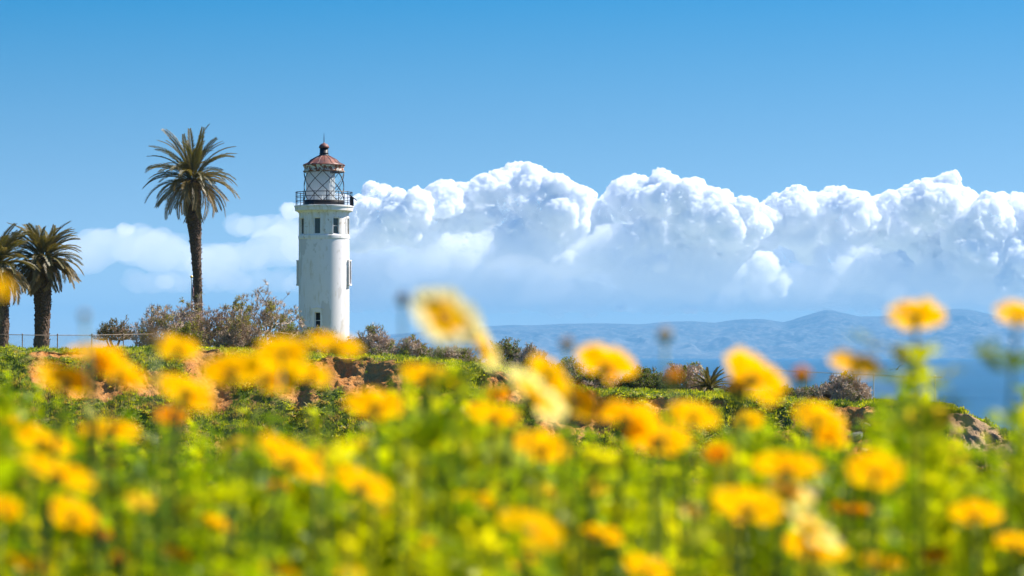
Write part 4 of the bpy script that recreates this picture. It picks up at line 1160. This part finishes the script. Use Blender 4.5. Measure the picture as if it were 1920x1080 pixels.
def leaf_quads(rg, root, dirv, n, length, size, tone):
    """a feathery divided leaf: leaflets along a short axis"""
    dirv = dirv / np.linalg.norm(dirv); side = np.cross(dirv, [0, 0, 1.]) + rg.normal(size=3) * .15; side /= np.linalg.norm(side); up = np.cross(side, dirv)
    V = []
    for i in range(n):
        t = (i + 1) / n; p = root + dirv * length * t - np.array([0, 0, 1]) * length * .25 * t * t
        for sg in ((-1, 1) if i < n - 1 else (0,)):
            v = dirv * (.8 if sg else 1) + side * sg * .9 + up * rg.normal() * .25; v /= np.linalg.norm(v)
            l = size * rg.uniform(.7, 1.25) * (1.1 - .5 * t); wv = np.cross(v, up); wv = wv / (np.linalg.norm(wv) + 1e-9) * l * .22
            V += [p, p + v * l * .55 + wv, p + v * l, p + v * l * .55 - wv]
    V = np.array(V); m_ = len(V) // 4
    c = np.repeat(np.array(tone)[None] * rg.uniform(.7, 1.3, (m_, 1)), 4, 0)
    return V, np.arange(m_ * 4).reshape(-1, 4), c
GREENS = [(.24, .35, .004), (.36, .44, .004), (.11, .20, .006), (.45, .48, .008)]
def ground_near(d): return float(np.interp(d, [1, 3, 5, 7, 9], [41.34, 41.34, 41.32, 41.28, 41.1]))
def flower(label, px, py, D, ratio, theta, side='B', kind='y', d=2.7, leafy=0, cat='flower'):
    rg = np.random.default_rng(int(px * 7 + py * 13) % 100003 + 5)
    c = np.array(P(px, py, d)); rad = 1.17 * D * d / F / 2
    th = R(theta); up = np.array([math.sin(th), 0, math.cos(th)])
    sy = -1 if side == 'F' else 1
    ratio *= .78 if side == 'B' else .9
    nrm = np.array([0, sy * ratio, 0]) + math.sqrt(max(0, 1 - ratio ** 2)) * up; nrm /= np.linalg.norm(nrm)
    ref = np.array([1., 0, 0]) if abs(nrm[0]) < .9 else np.array([0, 1., 0])
    ax = np.cross(ref, nrm); ax /= np.linalg.norm(ax); bx = np.cross(nrm, ax)
    Rm = np.stack([ax, bx, nrm], 1)
    gz = ground_near(d); foot = np.array([c[0] + rg.normal() * .03, d + rg.normal() * .03, gz])
    root = thing('daisy', label, cat, foot, 'yellow daisies in the foreground')
    off = c - foot
    cup = rg.uniform(.02, .2)
    mb = petals(rad, kind, cup, rg, 17 if rad > .02 else 13)
    mb.v = [mb.v[0] @ Rm.T + off]; mb.build('petals', PETAL, root, True, col=True)
    mb = MB(); mb.sphere((0, 0, 0), 1, 14, 8, (rad * .17, rad * .17, rad * .10)); mb.v = [(mb.v[0] + [0, 0, rad * .09]) @ Rm.T + off]; mb.build('disc', DISC, root, True)
    mb = MB(); mb.lathe([(rad * .08, -rad * .30), (rad * .15, -rad * .22), (rad * .18, -rad * .06), (rad * .19, rad * .01)], n=12); mb.v = [mb.v[0] @ Rm.T + off]; mb.build('calyx', STEM, root, True)
    t = np.linspace(0, 1, 10)[:, None]
    p0, p3 = np.zeros(3), off - nrm * rad * .34; p2 = p3 - nrm * .07 - np.array([0, 0, .06]); p1 = np.array([off[0] * .1, off[1] * .1, off[2] * .5])
    cur = (1 - t) ** 3 * p0 + 3 * (1 - t) ** 2 * t * p1 + 3 * (1 - t) * t ** 2 * p2 + t ** 3 * p3
    mb = MB(); mb.tube(cur, np.linspace(.0026, .0017, 10) * (rad / .026), 6); mb.build('stem', STEM, root, True)
    for i in range(3 + leafy):
        s_ = rg.uniform(.45, .80) if i < 3 else rg.uniform(.62, .93)
        q = np.array([np.interp(s_, t[:, 0], cur[:, a_]) for a_ in range(3)])
        az = rg.random() * 6.28; dv = np.array([math.cos(az), math.sin(az), rg.uniform(.3, 1.1)])
        V, Q, C = leaf_quads(rg, q, dv, 8, rg.uniform(.035, .07), .022, GREENS[rg.integers(4)])
        new_mesh('leaf', V, Q, LEAF, root, False, col=C)
    return root
def bud(label, px, py, D, d, kind):
    """a closed bud on a bare stalk: scaly green cup with petal tips showing"""
    rg = np.random.default_rng(int(px * 3 + py * 11)); c = np.array(P(px, py, d)); rad = D * d / F / 2
    gz = ground_near(d); foot = np.array([c[0] + rg.normal() * .03, d, gz]); off = c - foot
    root = thing('daisy_bud', label, 'flower bud', foot, 'daisy buds in the foreground')
    colr = {'o': (.80, .32, .01), 't': (.50, .30, .12), 'p': (.62, .52, .50), 'y': (.85, .50, .02), 'd': (.20, .10, .09)}[kind]
    mb = MB()
    for i in range(9):
        az = i * 2 * math.pi / 9; pr = []
        for t in np.linspace(0, 1, 5):
            r_ = rad * (.72 + .28 * math.sin(t * 3.0)) * (1 - .75 * t ** 3); w_ = rad * .36 * (1 - .8 * t ** 2)
            z = rad * (-.15 + 1.25 * t)
            for s_ in (-1, 1): pr.append((r_ * math.cos(az) - s_ * w_ * math.sin(az), r_ * math.sin(az) + s_ * w_ * math.cos(az), z))
        mb.add(np.array(pr) + off, [[2 * k_, 2 * k_ + 1, 2 * k_ + 3, 2 * k_ + 2] for k_ in range(4)], col=colr)
    mb.build('petals', PETAL, root, True, col=True)
    mb = MB(); mb.lathe([(rad * .12, -rad * 1.0), (rad * .6, -rad * .8), (rad * .9, -rad * .35), (rad * .86, rad * .12), (rad * .6, rad * .35)], off, 14)
    mb.build('calyx', STEM, root, True)
    t = np.linspace(0, 1, 9)[:, None]; p3 = off - [0, 0, rad * .9]
    cur = p3 * np.concatenate([t ** 1.5, t ** 1.5, t], 1)
    mb = MB(); mb.tube(cur, np.linspace(.0024, .0013, 9), 6); mb.build('stem', STEM, root, True)
    for i in range(2):
        s_ = rg.uniform(.4, .7); q = np.array([np.interp(s_, t[:, 0], cur[:, a_]) for a_ in range(3)]); az = rg.random() * 6.28
        V, Q, C = leaf_quads(rg, q, np.array([math.cos(az), math.sin(az), .7]), 7, .05, .02, GREENS[rg.integers(4)])
        new_mesh('leaf', V, Q, LEAF, root, False, col=C)

FL = [
 ('tall open daisy with white-tipped petals rising just right of the lighthouse', 832, 600, 128, .78, 28, 'F', 'w', 2.5, 6),
 ('white-tipped daisy seen edge on, below right of the tall white-tipped one', 905, 655, 84, .45, 62, 'B', 'w', 2.5, 2),
 ('yellow daisy overlapping the sea edge, with a dark notch in its lower rim', 1135, 686, 104, .62, 18, 'B', 'y', 2.6, 2),
 ('large orange-yellow daisy tilted right against the sea, above a small round bud', 1413, 710, 118, .62, 42, 'B', 'y', 2.5, 0),
 ('tilted yellow daisy against the sea above the domed grey shrub', 1605, 687, 92, .48, 16, 'B', 'y', 2.5, 0),
 ('cup-shaped daisy held highest against the island on a leafy stem', 1717, 592, 98, .60, 4, 'B', 'y', 2.5, 10),
 ('daisy cut by the right edge of the photo in front of the island', 1908, 592, 80, .55, 16, 'B', 'y', 2.5, 6),
 ('single yellow daisy overlapping the foot of the lighthouse', 627, 647, 94, .42, 12, 'B', 'y', 2.6, 0),
 ('yellow daisy in front of the thicket below the tall palm', 333, 655, 74, .6, 4, 'B', 'y', 2.8, 0),
 ('flat yellow daisy on the skyline of the grass right of the left palms', 178, 668, 98, .36, 2, 'B', 'y', 2.6, 0),
 ('yellow daisy in front of the pink bare earth below the left palms', 125, 716, 108, .52, 16, 'B', 'y', 2.6, 0),
 ('pale yellow daisy between the left earth patch and the gully', 225, 700, 98, .58, 20, 'B', 'y', 2.6, 0),
 ('wide yellow daisy in front of the dark hollow at the left of the bluff', 350, 735, 112, .55, 20, 'B', 'y', 2.6, 1),
 ('uppermost flower of the yellow cluster left of the lighthouse foot', 530, 662, 84, .8, 0, 'B', 'y', 2.5, 0),
 ('leftmost flower of the yellow cluster left of the lighthouse foot', 432, 700, 104, .6, -10, 'B', 'y', 2.5, 0),
 ('lowest flower of the yellow cluster left of the lighthouse foot', 500, 708, 104, .66, 25, 'B', 'y', 2.6, 0),
 ('rightmost flower of the yellow cluster left of the lighthouse foot', 585, 705, 74, .6, 12, 'B', 'y', 2.7, 0),
 ('ragged yellow daisy just below the large red earth scar', 705, 763, 102, .58, 6, 'B', 'y', 2.7, 1),
 ('dull yellow daisy right of the large red earth scar', 800, 706, 96, .44, 12, 'B', 'y', 3.0, 2),
 ('cream white daisy seen from its side, slanting across the middle scar', 998, 745, 126, .42, 44, 'B', 'w', 2.4, 0),
 ('yellow daisy just above the slanting cream white one', 1028, 704, 84, .55, 45, 'B', 'y', 2.5, 0),
 ('yellow daisy touching the right side of the slanting cream white one', 1082, 754, 90, .6, 36, 'B', 'y', 2.6, 0),
 ('flattened yellow daisy left of the slanting cream white one', 925, 785, 96, .44, 10, 'B', 'y', 2.7, 1),
 ('double-looking yellow daisy below the slanting cream white one', 1015, 842, 96, .64, 16, 'B', 'y', 2.7, 1),
 ('yellow daisy with a pale rim right of the middle scar', 1172, 785, 112, .44, 4, 'B', 'y', 2.6, 0),
 ('big orange-yellow daisy directly below the one with the pale rim', 1232, 826, 114, .62, 10, 'B', 'y', 2.6, 1),
 ('yellow daisy below the low bushy palm', 1300, 780, 86, .6, 16, 'B', 'y', 2.7, 0),
 ('small blurred yellow daisy under the big one tilted over the sea', 1402, 790, 54, .8, 0, 'B', 'y', 3.4, 0),
 ('yellow-orange daisy with a dark centre hiding the left side of the right rock scar', 1536, 786, 90, .6, 25, 'B', 'y', 2.68, 0),
 ('small yellow daisy hanging under the dark-centred one at the right scar', 1556, 828, 58, .7, 10, 'B', 'y', 2.7, 0),
 ('broad yellow daisy in the right half with a pale one right beneath it', 1475, 884, 118, .45, 6, 'B', 'y', 2.6, 0),
 ('ring-like yellow daisy with dark green centre below the right rock scar', 1640, 888, 94, .8, 14, 'B', 'y', 2.5, 0),
 ('pale cream-yellow daisy right under the broad yellow one', 1478, 927, 88, .4, 22, 'B', 'w', 2.6, 0),
 ('large yellow daisy left of the pale cream-yellow one', 1402, 955, 124, .58, 16, 'B', 'y', 2.4, 0),
 ('white-petalled daisy seen edge on low in the right half', 1520, 992, 108, .35, 42, 'B', 'w', 2.4, 0),
 ('large yellow daisy overlapped by the edge-on white-petalled one', 1522, 1032, 118, .5, 16, 'B', 'y', 2.6, 0),
 ('yellow daisy near the lower right corner under a pale bud', 1828, 968, 90, .6, 6, 'B', 'y', 2.7, 0),
 ('small round orange daisy in the lower right, near the bottom edge', 1752, 1041, 50, .6, 0, 'F', 'o', 3.0, 0),
 ('pale yellow daisy in front of the turf below the sea edge fence', 1742, 782, 76, .66, 10, 'B', 'p', 3.0, 3),
 ('dull small yellow daisy in front of the tan scar at the far right', 1790, 852, 56, .7, 6, 'B', 'p', 3.4, 1),
 ('open daisy facing the camera low in the middle with orange heart', 990, 1000, 116, .5, 18, 'F', 'y', 2.6, 0),
 ('small yellow daisy half hidden right under the open one with orange heart', 985, 1062, 56, .7, 10, 'B', 'y', 2.9, 0),
 ('slanting yellow daisy in the lower left with an orange bud at its right end', 548, 865, 128, .48, 32, 'B', 'y', 2.5, 0),
 ('slanting yellow daisy in the lower middle, alone in the green', 680, 908, 102, .52, 30, 'B', 'y', 2.6, 0),
 ('long slanting yellow daisy near the left edge, middle one of a stack of three', 108, 892, 132, .42, 22, 'B', 'y', 2.5, 0),
 ('yellow daisy near the left edge, top one of a stack of three', 80, 830, 100, .5, 16, 'B', 'y', 2.7, 0),
 ('round yellow daisy near the left edge, bottom one of a stack of three', 138, 966, 92, .74, 20, 'B', 'y', 2.6, 0),
 ('yellow daisy cut by the left edge of the photo, low in the picture', 8, 955, 56, .8, 10, 'B', 'y', 2.7, 0),
 ('hazy yellow daisy below the dark hollow at the left of the bluff', 205, 812, 100, .52, 0, 'B', 'y', 3.2, 1),
 ('small yellow daisy in the green right of the picture middle column', 846, 842, 58, .7, 8, 'B', 'y', 3.2, 0),
 ('pale yellow and white small daisy left of the large yellow one in the right half', 1296, 960, 50, .7, 30, 'B', 'w', 3.0, 0),
 ('hazy pale yellow daisy in the green between two dark stems low in the middle', 1110, 912, 68, .6, 8, 'B', 'p', 3.3, 0),
 ('small pale daisy above the open one with orange heart', 1030, 926, 54, .7, 14, 'B', 'p', 3.4, 0),
 ('dull orange daisy left of the ring-like one below the right scar', 1592, 960, 70, .6, 10, 'B', 'o', 3.2, 0),
 ('orange daisy seen from behind, right of the big orange-yellow one', 1346, 852, 46, .9, 0, 'B', 'o', 3.0, 0),
 ('yellow daisy cut by the bottom edge right of the middle', 1212, 1068, 84, .58, 22, 'B', 'y', 2.6, 0),
 ('yellow daisy cut by the bottom edge left of the middle', 515, 1072, 86, .5, 6, 'B', 'y', 2.6, 0),
 ('small yellow daisy cut by the bottom edge below the slanting lone one', 655, 1080, 60, .6, 4, 'B', 'y', 2.8, 0),
 ('blurred yellow daisy cut by the left edge in front of the left palm', -2, 540, 48, .7, 20, 'B', 'y', 1.8, 0),
 ('small yellow daisy just below right of the slanting lone one', 706, 957, 52, .6, 20, 'B', 'y', 3.2, 0),
 ('faint small yellow daisy by the left edge above the stack of three', 18, 792, 34, .8, 0, 'B', 'y', 3.2, 0),
 ('faint orange daisy hanging under the yellow one before the dark hollow', 320, 780, 60, .6, 0, 'B', 'o', 3.2, 0),
 ('faint yellow daisy in the green below the flattened one', 930, 742, 50, .6, 0, 'B', 'o', 3.4, 0),
 ('small yellow daisy left of the slanting one in the lower left', 440, 835, 44, .5, -20, 'B', 'p', 3.4, 0),
 ('small yellow daisy low between the lowest orange bud and the bottom edge flower', 330, 1040, 60, .5, 10, 'B', 'y', 2.8, 0),
 ('pale yellow daisy low in the green, right of the round one of the stack', 268, 945, 62, .6, 14, 'B', 'p', 3.0, 0),
 ('yellow daisy in the green below the double-looking one', 890, 935, 64, .5, 12, 'B', 'y', 2.9, 0),
 ('small yellow daisy low, between the lone slanting one and the open one with orange heart', 820, 1030, 66, .5, 20, 'B', 'y', 2.8, 0),
 ('yellow daisy low, right of the open one with orange heart', 1130, 1005, 70, .5, 14, 'B', 'y', 2.8, 0),
 ('yellow daisy near the right edge, low beside the one under a pale bud', 1905, 1020, 70, .5, 8, 'B', 'y', 2.7, 0),
 ('yellow daisy by the bottom edge right of the overlapped large one', 1650, 1060, 74, .5, 12, 'B', 'y', 2.7, 0),
 ('small yellow daisy in the lower left, above the bottom edge flower', 405, 985, 56, .55, 22, 'B', 'y', 2.9, 0),
 ('yellow daisy by the bottom edge in the left corner', 60, 1060, 80, .5, 16, 'B', 'y', 2.6, 0),
 ('orange-brown faded daisy under the slanting one in the lower left', 522, 915, 40, .7, 0, 'B', 'o', 3.2, 0),
]
for (lab, px, py, D, r_, th, sd, kd, d, lf) in FL: flower(lab, px, py, D, r_, th, sd, kd, d - (.25 if py > 850 else 0), lf)
BD = [
 ('dark bud on a bare stalk left of the tall white-tipped daisy', 755, 562, 24, 2.5, 'd'),
 ('pinkish round bud on a thin stalk in front of the hazy island middle', 1063, 646, 26, 2.5, 't'),
 ('pale white-topped bud on a thin stalk in front of the island', 1247, 629, 30, 2.5, 'p'),
 ('orange bud in front of the sea between two large daisies', 1503, 706, 36, 2.5, 'o'),
 ('small pale bud against the sky right of the left palms', 158, 592, 18, 2.2, 't'),
 ('tan bud in front of the thicket, left of the yellow daisy there', 290, 640, 30, 2.4, 't'),
 ('orange bud in front of the domed grey shrub by the low bushy palm', 1262, 711, 36, 2.7, 'o'),
 ('round yellow bud at the lower left of the large tilted daisy over the sea', 1381, 731, 46, 2.5, 'y'),
 ('yellow bud at the right end of the slanting daisy in the lower left', 596, 858, 34, 2.5, 'y'),
 ('small yellow bud above the lone slanting daisy', 675, 838, 28, 2.8, 'y'),
 ('orange bud low on the left under the stack of three daisies', 190, 1010, 40, 2.6, 'o'),
 ('orange bud lowest on the left, nearly at the bottom edge', 222, 1052, 34, 2.6, 'o'),
 ('pale tipped bud above the yellow daisy near the lower right corner', 1838, 926, 24, 2.8, 'p'),
 ('pale bud at the right end of the pale cream-yellow daisy', 1524, 925, 30, 2.7, 'p'),
 ('pale bud on the lower rim of the large yellow daisy in the right half', 1390, 984, 22, 2.5, 'p'),
 ('brownish bud low at the right edge of the edge-on white daisy', 1583, 1003, 28, 2.8, 't'),
 ('yellow bud left of the open daisy with orange heart', 912, 992, 34, 2.9, 'y'),
 ('greenish yellow bud by the left edge beside the top of the stack', 40, 912, 24, 3.0, 't'),
]
for b_ in BD: bud(*b_)

# feathery green growth between and below the flowers
def foliage():
    rg = np.random.default_rng(77)
    Vs, Qs, Cs, n0 = [], [], [], 0
    sk_x = [-300, 0, 120, 200, 300, 420, 520, 640, 760, 830, 930, 1000, 1130, 1250, 1330, 1450, 1560, 1640, 1720, 1770, 1800, 1900, 1935, 2200]
    sk_y = [700, 735, 815, 850, 830, 850, 815, 830, 730, 720, 770, 850, 850, 800, 850, 810, 850, 830, 700, 800, 880, 860, 720, 700]
    NP = 2400
    for i in range(NP):
        d = 2.75 + 4.4 * rg.random() ** 1.2 if i % 28 else rg.uniform(1.7, 2.6)
        px = rg.uniform(-250, 2170)
        top = np.interp(px, sk_x, sk_y) + abs(rg.normal()) * 120 + rg.uniform(-70, 60) + (230 if d < 2.7 else 0)
        if top > 1120: continue
        c = np.array(P(px, top, d))
        lean = rg.normal(size=2) * .10
        Lt = min(.34, (1180 - top) / F * d + .03)
        axis = np.array([lean[0], lean[1], 1.]); axis /= np.linalg.norm(axis)
        tone = np.array(GREENS[rg.choice(4, p=[.34, .30, .20, .16])]) * rg.uniform(.85, 1.12)
        ts = np.linspace(0, 1, 5); st = c - axis * (ts * Lt)[:, None]
        gz = ground_near(d); full = np.vstack([st, [st[-1, 0] - lean[0] * .1, st[-1, 1], max(gz, st[-1, 2] - .35)]])
        mb = MB(); mb.tube(full, .0016, 3, False)
        Vs.append(mb.v[0]); Qs.append(mb.q[0] + n0); Cs.append(np.repeat(tone[None] * .9, len(mb.v[0]), 0)); n0 += len(mb.v[0])
        nl = int(5 + Lt * 70)
        for _ in range(nl):
            t = rg.random() ** .9; p = c - axis * t * Lt
            az = rg.random() * 6.28; el = rg.uniform(.0, 1.1)
            dv = np.array([math.cos(az) * math.cos(el), math.sin(az) * math.cos(el), math.sin(el) + .15])
            V, Q, C = leaf_quads(rg, p, dv, rg.integers(6, 9), rg.uniform(.025, .055) * (.6 + .6 * t), rg.uniform(.008, .015), tone)
            Vs.append(V); Qs.append(Q + n0); Cs.append(C); n0 += len(V)
    o = new_mesh('foliage', np.concatenate(Vs), np.concatenate(Qs), LEAF, None, False, col=np.concatenate(Cs))
    tag(o, 'soft feathery green growth filling the foreground under the daisies', 'foliage', kind='stuff')
foliage()
# ------------------------------------------------------------------ the air
def haze():
    m = M('haze_air')
    v = m.n('ShaderNodeVolumePrincipled', inp={'Color': (.18, .46, .74), 'Density': 3.8e-5, 'Anisotropy': 0.0})
    m.set(m.out.inputs['Volume'], v.outputs[0])
    mb = MB(); mb.box((0, 19200, 360), (64000, 44800, 730))
    o = mb.build('haze', m.m); o.display_type = 'WIRE'
    tag(o, kind='stuff')
haze()
